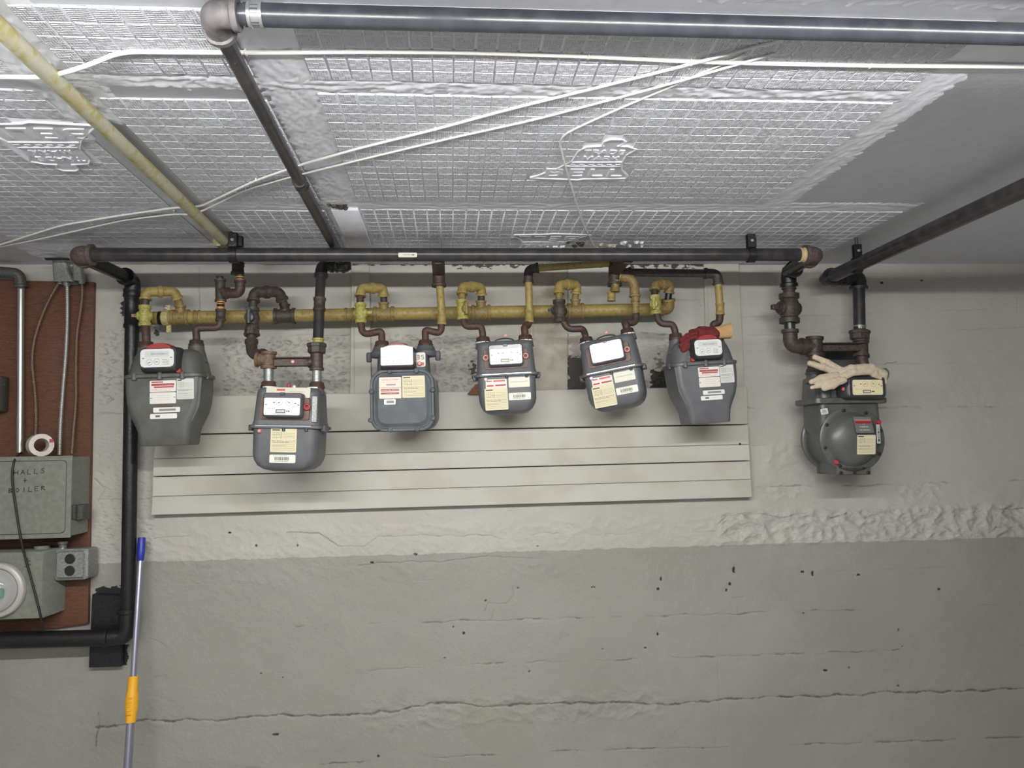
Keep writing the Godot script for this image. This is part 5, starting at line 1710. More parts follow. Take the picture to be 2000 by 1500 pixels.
# arch of two elbows from the manifold tee over to the head of a valve
func gooseneck(t: Node3D, foot: Vector3, foot_top: Vector3, head_top: Vector3, head: Vector3, mat: Material, nip_a: Material, nip_b: Material, r := 0.0165) -> void:
	var mid := (foot_top + head_top) * 0.5
	elbow(t, [foot.lerp(foot_top, 0.45), foot_top, mid], r, mat, "elbow", 0.03)
	elbow(t, [mid, head_top, head.lerp(head_top, 0.5)], r, mat, "elbow", 0.03)
	pipe(t, "nipple", [foot, foot.lerp(foot_top, 0.55)], r * 0.76, nip_a)
	pipe(t, "nipple", [head, head.lerp(head_top, 0.6)], r * 0.76, nip_b)


func meter_sets() -> void:
	var up := Vector3.UP
	# --- 1: tapered meter beside the black riser
	var m := meter_tapered("tapered grey gas meter hanging beside the thick black riser pipe, no glove on it", Vector3(-0.9154, 1.8594, 0.2), Vector3(0, -2, 1), 1.0, M.meter_olive, 1.0)
	var t := thing("meter_inlet", "yellow arched inlet pipe with yellow valve over the tapered meter beside the black riser", "pipe")
	gooseneck(t, Vector3(-0.9162, 2.0134, 0.12), Vector3(-0.9304, 2.0591, 0.14), Vector3(-1.0076, 2.0493, 0.18), Vector3(-1.0079, 1.9929, 0.185), M.yellow, M.yellow_old, M.cast_iron)
	valve(t, Vector3(-1.0067, 1.9326, 0.185), Vector3(-1.0081, 2.0016, 0.185), 0.0165, Vector3(-1, 0, 0.1), M.yellow_fresh, M.yellow_old)
	swivel(t, spud(m, -0.0815), up, [Vector3(-1.0045, 1.9409, 0.187)], M.rust, 0.0135)
	t = thing("meter_outlet", "crooked brown outlet pipe from the tapered meter up to orange banded tee", "pipe")
	swivel(t, spud(m, 0.0815), up, [Vector3(-0.8383, 1.922, 0.2), Vector3(-0.7605, 1.9232, 0.2), Vector3(-0.7584, 1.9581, 0.197)], M.dark_rust)
	coupling(t, Vector3(-0.7593, 1.9862, 0.195), Vector3(-0.7589, 1.9464, 0.195), 0.0172, M.cast_iron)
	# --- 2: seamed meter on a meter bar
	m = meter_seamed("seamed grey gas meter with bare steel strip hanging from an iron bar on galvanised pipes", Vector3(-0.5015, 1.7096, 0.3), Vector3(0, -5, -2), 1.06, 0.069, M.meter_grey, 2)
	t = thing("meter_inlet", "dark iron arched inlet with dark valve and iron meter bar", "pipe")
	gooseneck(t, Vector3(-0.5639, 2.0061, 0.12), Vector3(-0.5784, 2.0539, 0.15), Vector3(-0.6482, 2.042, 0.2), Vector3(-0.6519, 1.9776, 0.21), M.cast_iron, M.cast_iron, M.cast_iron, 0.0185)
	valve(t, Vector3(-0.6502, 1.9165, 0.215), Vector3(-0.652, 1.9863, 0.21), 0.0185, Vector3(-0.15, 0, 1), M.cast_iron, M.bolt, true)
	nut(t, Vector3(-0.6518, 1.9165, 0.215), Vector3(-0.6504, 1.8917, 0.22), 0.024, M.cast_iron)
	pipe(t, "nipple", [Vector3(-0.6521, 1.8951, 0.22), Vector3(-0.6506, 1.8671, 0.225)], 0.0145, M.cast_iron)
	elbow(t, [Vector3(-0.6506, 1.8739, 0.225), Vector3(-0.6423, 1.8264, 0.25), Vector3(-0.5976, 1.8188, 0.28)], 0.0185, M.cast_iron, "elbow", 0.035)
	var a := spud(m, -0.073)
	var b := spud(m, 0.073)
	var a1 := a + Vector3(0, 0.096, 0)
	var b1 := b + Vector3(0, 0.092, 0)
	tee(t, a + Vector3(0, 0.062, 0), a + Vector3(0, 0.116, 0), a1 + Vector3(-0.04, -0.004, 0), 0.022, 0.0215, M.rust_tan, "bar_tee")
	tee(t, b + Vector3(0, 0.058, 0), b + Vector3(0, 0.122, 0), b1 + Vector3(-0.03, -0.01, 0), 0.020, 0.014, M.dark_rust, "bar_tee")
	var bar := MB.new()
	bar.box((a1 + b1) * 0.5 + Vector3(0, -0.012, 0), Vector3(0.12, 0.026, 0.016), 0.003)
	bar.box((a1 + b1) * 0.5 + Vector3(0, 0.003, 0), Vector3(0.12, 0.005, 0.026), 0.002)
	part(t, "meter_bar", bar, M.dark_rust)
	var rv := MB.new()
	rv.lathe((a1 + b1) * 0.5 + Vector3(0.002, -0.010, 0.008), Vector3(0, 0, 1), [[0, 0.006], [0.003, 0.005]], 10)
	part(t, "bar_rivet", rv, M.pink_seal)
	nut(t, b + Vector3(0, 0.112, 0), b + Vector3(0, 0.146, 0), 0.029, M.cast_iron, "union_nut", 8)
	for p in [a, b]:
		pipe(t, "galvanised_spud", [p + Vector3(0, 0.01, 0), p + Vector3(0, 0.066, 0)], 0.0155, M.galvanised)
		collar_nut(t, p, up, M.rust)
	# --- 3: meter with the round-cornered front cover
	m = meter_round_corner("blue grey gas meter with bolted round-cornered front cover and glaring white index", Vector3(-0.1533, 1.8537, 0.2), Vector3(0, -3, 0.5))
	t = thing("meter_inlet", "yellow arched inlet with yellow valve over the round-cornered bolted meter", "pipe")
	gooseneck(t, Vector3(-0.2255, 2.0197, 0.115), Vector3(-0.2275, 2.0693, 0.13), Vector3(-0.2989, 2.0611, 0.17), Vector3(-0.3014, 2.0005, 0.18), M.yellow, M.cast_iron, M.rust)
	valve(t, Vector3(-0.2982, 1.9387, 0.18), Vector3(-0.2996, 2.0075, 0.18), 0.0162, Vector3(1, 0, 0.2), M.yellow_fresh, M.yellow_fresh)
	swivel(t, spud(m, -0.0735), up, [Vector3(-0.2276, 1.9068, 0.2), Vector3(-0.292, 1.8966, 0.19), Vector3(-0.2999, 1.9475, 0.18)], M.rust)
	t = thing("meter_outlet", "straight yellow outlet pipe from the round-cornered meter up to the header pipe", "pipe")
	swivel(t, spud(m, 0.0735), up, [Vector3(-0.0812, 1.9109, 0.2), Vector3(-0.0259, 1.8972, 0.195), Vector3(-0.0254, 1.9439, 0.19)], M.rust)
	coupling(t, Vector3(-0.0234, 1.9669, 0.19), Vector3(-0.0238, 1.9297, 0.19), 0.0165, M.yellow)
	pipe(t, "riser", [Vector3(-0.0234, 1.9616, 0.19), Vector3(-0.0307, 2.0826, 0.19)], 0.0132, M.yellow)
	pipe(t, "riser", [Vector3(-0.0307, 2.0755, 0.19), Vector3(-0.032, 2.1148, 0.19)], 0.0145, M.dark_rust)
	# --- 4: seamed meter with two seals
	m = meter_seamed("upright seamed grey gas meter with two pink ring seals beside its index", Vector3(0.1884, 1.8663, 0.2), Vector3(0, -3, 2), 1.0, 0.0725, M.meter_grey, 4)
	t = thing("meter_inlet", "yellow arched inlet with greenish keyed valve over the upright seamed meter", "pipe")
	gooseneck(t, Vector3(0.1155, 2.0198, 0.115), Vector3(0.1159, 2.0736, 0.13), Vector3(0.0484, 2.0653, 0.17), Vector3(0.0457, 2.0094, 0.18), M.yellow, M.dark_rust, M.yellow_old)
	valve(t, Vector3(0.0483, 1.9486, 0.18), Vector3(0.0458, 2.0165, 0.18), 0.0162, Vector3(0.55, 0, 1), M.yellow_fresh, M.yellow_old, true)
	swivel(t, spud(m, -0.0725), m.basis.y, [Vector3(0.1105, 1.9218, 0.2), Vector3(0.0547, 1.922, 0.19), Vector3(0.0501, 1.9558, 0.18)], M.rust)
	t = thing("meter_outlet", "yellow outlet pipe turning along the ceiling from the upright seamed meter", "pipe")
	swivel(t, spud(m, 0.0725), m.basis.y, [Vector3(0.2581, 1.9153, 0.2), Vector3(0.2741, 1.9283, 0.185), Vector3(0.2786, 1.9471, 0.18)], M.rust, 0.0128)
	coupling(t, Vector3(0.2793, 1.9812, 0.18), Vector3(0.2783, 1.9363, 0.18), 0.0162, M.yellow)
	pipe(t, "riser", [Vector3(0.2791, 1.9686, 0.18), Vector3(0.2782, 2.0895, 0.18)], 0.0128, M.yellow)
	elbow(t, [Vector3(0.2779, 2.0768, 0.18), Vector3(0.279, 2.1239, 0.18), Vector3(0.3144, 2.1281, 0.185)], 0.0162, M.cast_iron)
	pipe(t, "pipe", [Vector3(0.3036, 2.1263, 0.185), Vector3(0.5757, 2.1405, 0.2)], 0.0122, M.yellow)
	# --- 5: tilted seamed meter
	m = meter_seamed("tilted seamed grey gas meter with a bare silver foil face, turned to one side", Vector3(0.5456, 1.8737, 0.2), Vector3(0, -19, 9), 1.0, 0.0725, M.meter_grey, 5)
	t = thing("meter_inlet", "yellow arched inlet with black valve over the tilted seamed meter", "pipe")
	gooseneck(t, Vector3(0.4508, 2.0237, 0.115), Vector3(0.4573, 2.0799, 0.13), Vector3(0.387, 2.0714, 0.17), Vector3(0.3839, 2.0041, 0.18), M.yellow, M.yellow_old, M.yellow_old)
	valve(t, Vector3(0.3854, 1.937, 0.182), Vector3(0.3841, 2.0149, 0.18), 0.0182, Vector3(-1, 0, 0.5), M.cast_iron, M.bolt)
	swivel(t, spud(m, -0.0725), m.basis.y, [Vector3(0.4624, 1.9118, 0.19), Vector3(0.4093, 1.911, 0.186), Vector3(0.3928, 1.9494, 0.183)], M.dark_rust)
	t = thing("meter_outlet", "short tan outlet pipe over the tilted seamed meter", "pipe")
	swivel(t, spud(m, 0.0725), m.basis.y, [Vector3(0.6052, 1.9281, 0.215), Vector3(0.6454, 1.9295, 0.205), Vector3(0.6496, 1.9627, 0.2)], M.dark_rust, 0.0132)
	pipe(t, "riser", [Vector3(0.6492, 1.9519, 0.2), Vector3(0.6483, 2.0296, 0.2)], 0.0132, M.yellow_old)
	coupling(t, Vector3(0.65, 2.0278, 0.2), Vector3(0.6492, 2.0025, 0.2), 0.0162, M.yellow_old)
	elbow(t, [Vector3(0.648, 2.0206, 0.2), Vector3(0.6465, 2.084, 0.2), Vector3(0.5923, 2.0932, 0.2)], 0.017, M.yellow_old, "elbow", 0.035)
	# the drop from the header with its drip leg and the run to the last meter
	t = thing("header_drop", "black drop under the header with yellow drip leg and run to the red glove", "pipe")
	tee(t, Vector3(0.5795, 2.1442, 0.2), Vector3(0.5769, 2.0643, 0.2), Vector3(0.6364, 2.1077, 0.2), 0.0205, 0.0165, M.cast_iron)
	coupling(t, Vector3(0.5799, 2.0777, 0.205), Vector3(0.5786, 2.0379, 0.205), 0.0158, M.yellow_old, "drip_leg")
	coupling(t, Vector3(0.5696, 2.0431, 0.18), Vector3(0.5686, 2.0104, 0.18), 0.0148, M.yellow, "drip_cap")
	pipe(t, "nipple", [Vector3(0.5753, 2.0592, 0.19), Vector3(0.5711, 2.034, 0.18)], 0.0105, M.yellow_old)
	pipe(t, "side_run", [Vector3(0.6182, 2.1077, 0.2), Vector3(0.9224, 2.1035, 0.2)], 0.0142, M.cast_iron)
	elbow(t, [Vector3(0.9002, 2.1036, 0.2), Vector3(0.9464, 2.1016, 0.2), Vector3(0.9484, 2.0631, 0.2)], 0.0172, M.cast_iron)
	pipe(t, "riser", [Vector3(0.948, 2.0741, 0.2), Vector3(0.9504, 1.9827, 0.2)], 0.0132, M.yellow)
	coupling(t, Vector3(0.951, 1.9973, 0.2), Vector3(0.9501, 1.9554, 0.2), 0.0162, M.yellow)
	# --- 6: tapered meter with the red glove
	m = meter_tapered("tapered grey gas meter with a dark red work glove lying on top", Vector3(0.8611, 1.8727, 0.2), Vector3(0, 4, 3), 0.92, M.meter_grey, -1.0)
	t = thing("meter_inlet", "yellow arched inlet with yellow two-eyed valve over the gloved tapered meter", "pipe")
	gooseneck(t, Vector3(0.7845, 2.0191, 0.13), Vector3(0.7933, 2.0785, 0.14), Vector3(0.7307, 2.0703, 0.17), Vector3(0.7226, 2.0243, 0.18), M.yellow_old, M.black_paint, M.cast_iron)
	valve(t, Vector3(0.7258, 1.9622, 0.18), Vector3(0.7246, 2.0297, 0.18), 0.0162, Vector3(-0.5, 0, 1), M.yellow_fresh, M.yellow_fresh, true)
	swivel(t, spud(m, -0.0815), m.basis.y, [Vector3(0.7773, 1.924, 0.2), Vector3(0.7345, 1.9259, 0.19), Vector3(0.7274, 1.9691, 0.182)], M.dark_rust)
	t = thing("meter_outlet", "short brown elbow from the gloved tapered meter up to the yellow coupling", "pipe")
	swivel(t, spud(m, 0.0815), m.basis.y, [Vector3(0.9219, 1.9211, 0.2), Vector3(0.9461, 1.9282, 0.2), Vector3(0.9503, 1.9609, 0.2)], M.dark_rust, 0.0132)
	# --- 7: the large meter
	m = meter_large("large dark grey gas meter with round domed bolted covers and red caps", Vector3(1.3853, 1.7323, 0.17), Vector3(0, -1, -0.5))
	t = thing("meter_inlet", "dark iron inlet with big plug valve and iron bar above the large domed meter", "pipe")
	coupling(t, Vector3(1.2243, 2.071, 0.16), Vector3(1.2234, 2.0541, 0.16), 0.026, M.cast_iron)
	pipe(t, "nipple", [Vector3(1.2239, 2.0635, 0.16), Vector3(1.2219, 2.0261, 0.16)], 0.0205, M.cast_iron)
	valve(t, Vector3(1.2188, 1.9311, 0.16), Vector3(1.2225, 2.0373, 0.16), 0.029, Vector3(-1, 0.05, 0.2), M.cast_iron, M.cast_iron)
	pipe(t, "nipple", [Vector3(1.2191, 1.9366, 0.16), Vector3(1.2185, 1.8884, 0.16)], 0.0195, M.black_pipe)
	elbow(t, [Vector3(1.2195, 1.9069, 0.16), Vector3(1.2182, 1.8477, 0.16), Vector3(1.2711, 1.8435, 0.16)], 0.0255, M.cast_iron, "elbow", 0.05)
	tee(t, Vector3(1.3093, 1.8802, 0.16), Vector3(1.3054, 1.8098, 0.16), Vector3(1.2543, 1.8473, 0.16), 0.027, 0.026, M.cast_iron, "bar_tee")
	var bm := MB.new()
	bm.box(Vector3(1.4102, 1.8384, 0.16), Vector3(0.165, 0.026, 0.018), 0.003)
	bm.box(Vector3(1.4112, 1.8551, 0.16), Vector3(0.165, 0.005, 0.03), 0.002)
	part(t, "meter_bar", bm, M.cast_iron)
	rv = MB.new()
	rv.lathe(Vector3(1.3981, 1.8429, 0.169), Vector3(0, 0, 1), [[0, 0.006], [0.003, 0.005]], 10)
	part(t, "bar_rivet", rv, M.bolt)
	tee(t, Vector3(1.4923, 1.8703, 0.14), Vector3(1.4847, 1.8054, 0.15), Vector3(1.4521, 1.8393, 0.15), 0.025, 0.015, M.cast_iron, "bar_tee")
	pipe(t, "spud_pipe", [Vector3(1.306, 1.8209, 0.16), Vector3(1.2908, 1.7371, 0.17)], 0.021, M.rust)
	pipe(t, "spud_pipe", [Vector3(1.4873, 1.8166, 0.15), Vector3(1.4846, 1.7862, 0.155), Vector3(1.5035, 1.7307, 0.17)], 0.0205, M.dark_rust)
	collar_nut(t, spud(m, -0.085) + Vector3(0, 0.012, 0), up, M.cast_brown, 0.032)
	collar_nut(t, spud(m, 0.085) + Vector3(0, 0.012, 0), up, M.cast_brown, 0.032)
	var pl := thing("backing_plate", "small flat grey metal plate on the wall behind the large meter's bar", "plate", Vector3(1.4666, 1.8046, 0.03))
	part(pl, "plate", slab(Vector3(0, 0, 0), Vector3(0.125, 0.075, 0.03)), M.meter_dark)
	gloves()


func gloves() -> void:
	# knitted cotton glove over the large meter
	var t := thing("work_glove", "off-white cotton work glove with green cuff edge draped over the large meter", "glove")
	var k := [
		[Vector3(1.3361, 1.7373, 0.272), Vector3(1.3727, 1.7484, 0.28), 0.017, 0.016],
		[Vector3(1.3367, 1.7232, 0.29), Vector3(1.3767, 1.7401, 0.292), 0.013, 0.013],
		[Vector3(1.3765, 1.7501, 0.28), Vector3(1.446, 1.7535, 0.274), 0.017, 0.016],
		[Vector3(1.3776, 1.7368, 0.29), Vector3(1.4385, 1.7417, 0.286), 0.012, 0.013],
		[Vector3(1.4446, 1.748, 0.276), Vector3(1.4957, 1.7292, 0.262), 0.018, 0.021],
		[Vector3(1.4512, 1.7331, 0.282), Vector3(1.4898, 1.709, 0.27), 0.014, 0.016],
		[Vector3(1.3389, 1.7501, 0.268), Vector3(1.2975, 1.7756, 0.266), 0.0125, 0.0115],
		[Vector3(1.2975, 1.7756, 0.266), Vector3(1.2536, 1.7936, 0.268), 0.0115, 0.0095],
		[Vector3(1.3252, 1.7392, 0.272), Vector3(1.2753, 1.7593, 0.272), 0.012, 0.0115],
		[Vector3(1.2753, 1.7593, 0.272), Vector3(1.2313, 1.7719, 0.274), 0.0115, 0.0095],
		[Vector3(1.3147, 1.7276, 0.284), Vector3(1.2641, 1.7207, 0.29), 0.013, 0.012],
		[Vector3(1.2641, 1.7207, 0.29), Vector3(1.2235, 1.7068, 0.294), 0.012, 0.0095],
		[Vector3(1.3184, 1.7124, 0.296), Vector3(1.2688, 1.7005, 0.3), 0.012, 0.011],
		[Vector3(1.2688, 1.7005, 0.3), Vector3(1.2213, 1.6872, 0.3), 0.010, 0.0075],
		[Vector3(1.3332, 1.7099, 0.302), Vector3(1.2905, 1.6927, 0.306), 0.011, 0.0105],
		[Vector3(1.2905, 1.6927, 0.306), Vector3(1.2612, 1.6827, 0.306), 0.0105, 0.0085],
	]
	put(t, "hand", soft_mesh(k, 0.0045, 0.003, 0.0024, 400), M.glove_white)
	var hem := MB.new()
	var p := PackedVector3Array()
	for i in 17:
		var a := TAU * i / 16.0
		p.append(Vector3(1.5029, 1.7255, 0.262) + Vector3(0.004 * sin(a * 2.0), cos(a) * 0.026, sin(a) * 0.019))
	hem.tube(p, 0.0032, 8, false)
	part(t, "green_cuff_edge", hem, M.glove_green)
	var th := MB.new()
	th.tube(PackedVector3Array([Vector3(1.5036, 1.7648, 0.262), Vector3(1.5135, 1.7733, 0.265), Vector3(1.5331, 1.7718, 0.26), Vector3(1.5532, 1.7772, 0.258)]), 0.0008, 5)
	part(t, "loose_thread", th, M.glove_green)

	t = thing("work_glove", "dark red work glove with tan cuff lying on the tapered meter", "glove")
	k = [
		[Vector3(0.8423, 1.8696, 0.235), Vector3(0.9061, 1.8772, 0.24), 0.020, 0.022],
		[Vector3(0.8608, 1.8871, 0.236), Vector3(0.9101, 1.8861, 0.24), 0.016, 0.018],
		[Vector3(0.8416, 1.8815, 0.25), Vector3(0.8113, 1.8723, 0.254), 0.0105, 0.0095],
		[Vector3(0.8113, 1.8723, 0.254), Vector3(0.7886, 1.8581, 0.256), 0.0095, 0.008],
		[Vector3(0.8377, 1.8659, 0.26), Vector3(0.8081, 1.8553, 0.262), 0.0115, 0.0105],
		[Vector3(0.8081, 1.8553, 0.262), Vector3(0.7861, 1.8397, 0.262), 0.0105, 0.0085],
		[Vector3(0.8394, 1.8513, 0.264), Vector3(0.8139, 1.8392, 0.264), 0.0115, 0.0105],
		[Vector3(0.8139, 1.8392, 0.264), Vector3(0.7926, 1.8239, 0.262), 0.0105, 0.0085],
		[Vector3(0.8553, 1.8967, 0.232), Vector3(0.8308, 1.8903, 0.24), 0.0095, 0.008],
		[Vector3(0.8661, 1.9035, 0.222), Vector3(0.9106, 1.9019, 0.23), 0.009, 0.008],
	]
	put(t, "hand", soft_mesh(k, 0.0045, 0.003, 0.003, 401), M.glove_red)
	# open cuff: a creased tube with a hollow end
	var cuff := MB.new()
	var fold := noise(403, 16.0, FastNoiseLite.TYPE_SIMPLEX_SMOOTH, 2)
	var rings := []
	var from := Vector3(0.8997, 1.8811, 0.238)
	var to := Vector3(0.9733, 1.8939, 0.232)
	for q in [[0.0, 0.86], [0.2, 0.95], [0.4, 1.0], [0.6, 1.04], [0.8, 1.1], [1.0, 1.16], [1.01, 1.05], [0.7, 0.92], [0.4, 0.85]]:
		var ring := PackedVector3Array()
		for i in 24:
			var a := TAU * i / 24.0
			var w: float = q[1] * (1.0 + 0.16 * fold.get_noise_3d(cos(a) * 0.12, sin(a) * 0.12, q[0] * 0.05))
			ring.append(from.lerp(to, q[0]) + Vector3(0.0, cos(a) * 0.0225 * w, sin(a) * 0.017 * w))
		rings.append(ring)
	cuff.loft(rings)
	part(t, "cuff", cuff, M.glove_tan)


# ---------------------------------------------------------------- electrical board
func electrical() -> void:
	M.plywood = wood_mat()
	M.box_grey = mottled(81, 0.04, [[0.3, rgb(116, 119, 110)], [0.7, rgb(126, 128, 120)]], 0.2, 0.5)
	M.armour = armour_mat()
	var t := thing("plywood_board", "reddish brown plywood board on the wall behind the electrical boxes", "board")
	part(t, "sheet", plank_mesh(Vector2(-1.7613, 0.8799), Vector2(-1.2395, 0.9377), Vector2(-1.2481, 2.1191), Vector2(-1.8134, 2.1335), 0.002, 0.018), M.plywood)
	# galvanised tube with its bend
	t = thing("conduit", "straight shiny metal conduit tube with grey bend at the top", "conduit")
	pipe(t, "tube", [Vector3(-1.4765, 2.1034, 0.05), Vector3(-1.4612, 1.523, 0.05)], 0.0108, M.conduit)
	coupling(t, Vector3(-1.4769, 2.1142, 0.05), Vector3(-1.476, 2.0854, 0.05), 0.0125, M.conduit)
	elbow(t, [Vector3(-1.6247, 2.1464, 0.09), Vector3(-1.4775, 2.1407, 0.06), Vector3(-1.4763, 2.0962, 0.05)], 0.0185, M.box_dark, "bend", 0.04)
	# armoured cables
	for e in [["armoured cable bowing out beside the shiny conduit tube", [Vector3(-1.346, 2.1174, 0.05), Vector3(-1.381, 2.0608, 0.045), Vector3(-1.4151, 1.9808, 0.04), Vector3(-1.4368, 1.9009, 0.036), Vector3(-1.4397, 1.8295, 0.036), Vector3(-1.4268, 1.7405, 0.036), Vector3(-1.419, 1.652, 0.036), Vector3(-1.4198, 1.5676, 0.036)], 0.0058, M.armour_brown],
			["bright ribbed armoured cable running straight into the electrical panel", [Vector3(-1.3236, 2.1101, 0.05), Vector3(-1.3209, 1.9883, 0.045), Vector3(-1.324, 1.8632, 0.042), Vector3(-1.3293, 1.7384, 0.045), Vector3(-1.3295, 1.6145, 0.055), Vector3(-1.325, 1.5098, 0.065)], 0.0068, M.armour],
			["armoured cable nearest the plywood edge, running down to the electrical panel", [Vector3(-1.2742, 2.1172, 0.05), Vector3(-1.2712, 2.0683, 0.05), Vector3(-1.2801, 2.0066, 0.042), Vector3(-1.292, 1.9352, 0.038), Vector3(-1.2931, 1.8099, 0.036), Vector3(-1.2885, 1.703, 0.036), Vector3(-1.2902, 1.6054, 0.045), Vector3(-1.2874, 1.5125, 0.06)], 0.0058, M.armour_brown]]:
		t = thing("armoured_cable", e[0], "cable", Vector3.ZERO, Vector3.ZERO, "armoured cables on the plywood")
		var path := bend(e[1], 0.06, 8)
		# ribs: close rings along the path
		var dense := PackedVector3Array()
		var rad := PackedFloat32Array()
		for k in path.size() - 1:
			var L := path[k].distance_to(path[k + 1])
			var n := maxi(1, int(L / 0.0018))
			for i in n:
				dense.append(path[k].lerp(path[k + 1], float(i) / n))
		for k in dense.size():
			rad.append(e[2] * (1.0 if k % 4 < 2 else 0.84))
		var b := MB.new()
		b.tube(dense, rad, 9)
		part(t, "armour", b, e[3])
		var cn := MB.new()
		var p: Vector3 = e[1][0]
		cn.lathe(p + Vector3(0, -0.012, 0), Vector3(0, 1, 0.2), [[0, 0.010], [0.012, 0.0125], [0.03, 0.0125]], 12)
		part(t, "connector", cn, M.galvanised)
	# sheet metal throat the cables come from
	t = thing("cable_throat", "flared grey sheet-metal throat under the ceiling with cables coming out", "cable guide")
	var th := MB.new()
	var rings := []
	for e in [[Vector3(-1.3218, 2.1757, 0.1), 0.022, 0.020], [Vector3(-1.3255, 2.143, 0.08), 0.026, 0.022], [Vector3(-1.3229, 2.1072, 0.055), 0.034, 0.026]]:
		rings.append(MB.ring_y(e[0], 0.0, e[1], e[2], 0.012, 3))
	th.loft(rings, true, false)
	part(t, "throat", th, M.galv_dull)
	var th2 := MB.new()
	rings = []
	for e in [[Vector3(-1.2708, 2.1728, 0.09), 0.014, 0.014], [Vector3(-1.2803, 2.1125, 0.055), 0.018, 0.016]]:
		rings.append(MB.ring_y(e[0], 0.0, e[1], e[2], 0.01, 3))
	th2.loft(rings, true, false)
	part(t, "side_throat", th2, M.galv_dull)
	var br := MB.new()
	br.box(Vector3(-1.3041, 2.1659, 0.16), Vector3(0.075, 0.006, 0.016), 0.001)
	part(t, "bracket", br, M.black_paint)
	# panel
	var f := 0.155
	t = thing("electrical_panel", "grey green electrical panel with rounded door, marked HALLS + BOILER in black ink", "electrical panel")
	var tl := Vector3(-1.5624, 1.5088, 0.155)
	var br2 := Vector3(-1.2403, 1.2426, 0.155)
	var cx := (tl.x + br2.x) * 0.5
	var cy := (tl.y + br2.y) * 0.5
	var hw := (br2.x - tl.x) * 0.5
	var hh := (tl.y - br2.y) * 0.5
	var pb := MB.new()
	pb.loft([MB.ring_z(Vector3(cx, cy, 0), 0.018, hw - 0.006, hh - 0.004, 0.002, 2), MB.ring_z(Vector3(cx, cy, 0), f - 0.006, hw - 0.006, hh - 0.004, 0.002, 2)])
	part(t, "box", pb, M.box_grey)
	var fr := MB.new()
	fr.loft([MB.ring_z(Vector3(cx, cy, 0), f - 0.006, hw, hh, 0.003, 4), MB.ring_z(Vector3(cx, cy, 0), f, hw, hh, 0.003, 4), MB.ring_z(Vector3(cx, cy, 0), f, hw - 0.016, hh - 0.014, 0.014, 4), MB.ring_z(Vector3(cx, cy, 0), f - 0.003, hw - 0.0165, hh - 0.0145, 0.014, 4)], true, false)
	part(t, "frame", fr, M.box_grey)
	var dr := MB.new()
	dr.loft([MB.ring_z(Vector3(cx, cy, 0), f - 0.004, hw - 0.0175, hh - 0.0155, 0.014, 4), MB.ring_z(Vector3(cx, cy, 0), f + 0.0015, hw - 0.0175, hh - 0.0155, 0.014, 4), MB.ring_z(Vector3(cx, cy, 0), f + 0.0025, hw - 0.0185, hh - 0.0165, 0.013, 4)])
	var door := part(t, "door", dr, M.box_grey)
	var kn := MB.new()
	kn.lathe(Vector3(-1.2879, 1.3747, 0.157), Vector3(0, 0, 1), [[0, 0.0145], [0.002, 0.0145], [0.003, 0.012], [0.002, 0.004]], 18)
	part(door, "latch", kn, M.box_grey)
	writing(door, f + 0.0028)
	# side latch box
	var sl := MB.new()
	sl.box(Vector3(-1.2352, 1.3199, 0.09), Vector3(0.030, 0.052, 0.05), 0.004)
	sl.box(Vector3(-1.2443, 1.3225, 0.12), Vector3(0.012, 0.048, 0.03), 0.003)
	part(t, "side_hasp", sl, M.box_dark)
	# tape roll on the panel
	t = thing("tape_roll", "roll of tape with white printed core standing on the electrical panel", "tape", Vector3(-1.3614, 1.5457, 0.12), Vector3(0, 38, 0))
	var ro := MB.new()
	var R := 0.037
	ro.lathe(Vector3(0, 0, -0.024), Vector3(0, 0, 1), [[0, R * 0.62], [0.0, R], [0.048, R], [0.048, R * 0.62], [0.048, R * 0.60], [0.0, R * 0.60], [0, R * 0.62]], 30)
	var keep := MB.new()
	# drop the end caps of the closed profile: only the skin of the ring stays
	var skin := 6 * 30 * 6
	keep.v = ro.v.slice(0, skin); keep.n = ro.n.slice(0, skin); keep.u = ro.u.slice(0, skin)
	part(t, "tape", keep, M.tape)
	var patch := MB.new()
	patch.box(Vector3(0.028, 0.014, 0.0245), Vector3(0.012, 0.012, 0.001), 0.0004)
	part(t, "red_print", patch, M.red)
	# meter socket below
	t = thing("electric_meter_socket", "grey green meter socket box with round glass meter ring and green seal", "meter socket")
	tl = Vector3(-1.654, 1.2008, 0.14)
	br2 = Vector3(-1.3279, 0.9845, 0.14)
	cx = (tl.x + br2.x) * 0.5; cy = (tl.y + br2.y) * 0.5; hw = (br2.x - tl.x) * 0.5; hh = (tl.y - br2.y) * 0.5
	var so := MB.new()
	so.loft([MB.ring_z(Vector3(cx + 0.008, cy, 0), 0.018, hw + 0.004, hh, 0.004, 2), MB.ring_z(Vector3(cx, cy, 0), 0.138, hw, hh, 0.004, 2), MB.ring_z(Vector3(cx, cy, 0), 0.142, hw - 0.003, hh - 0.003, 0.004, 2)])
	part(t, "box", so, M.box_grey)
	var hub := MB.new()
	hub.lathe(Vector3(-1.3667, 1.1833, 0.075), Vector3(0, 1, 0), [[0, 0.027], [0.012, 0.027], [0.014, 0.024], [0.028, 0.024]], 18)
	part(t, "conduit_hub", hub, M.box_grey)
	var rc := Vector3(-1.4644, 1.0814, 0.145)
	var rg := MB.new()
	rg.lathe(rc, Vector3(0, 0, 1), [[0, 0.088], [0.012, 0.088], [0.018, 0.083], [0.018, 0.072], [0.010, 0.070]], 40)
	part(t, "meter_ring", rg, M.galv_light)
	var dm := MB.new()
	dm.lathe(rc, Vector3(0, 0, 1), [[0.008, 0.070], [0.045, 0.066], [0.062, 0.056], [0.068, 0.03], [0.070, 0.006]], 36)
	var dome := part(t, "glass_dome", dm, M.glass)
	var face := MB.new()
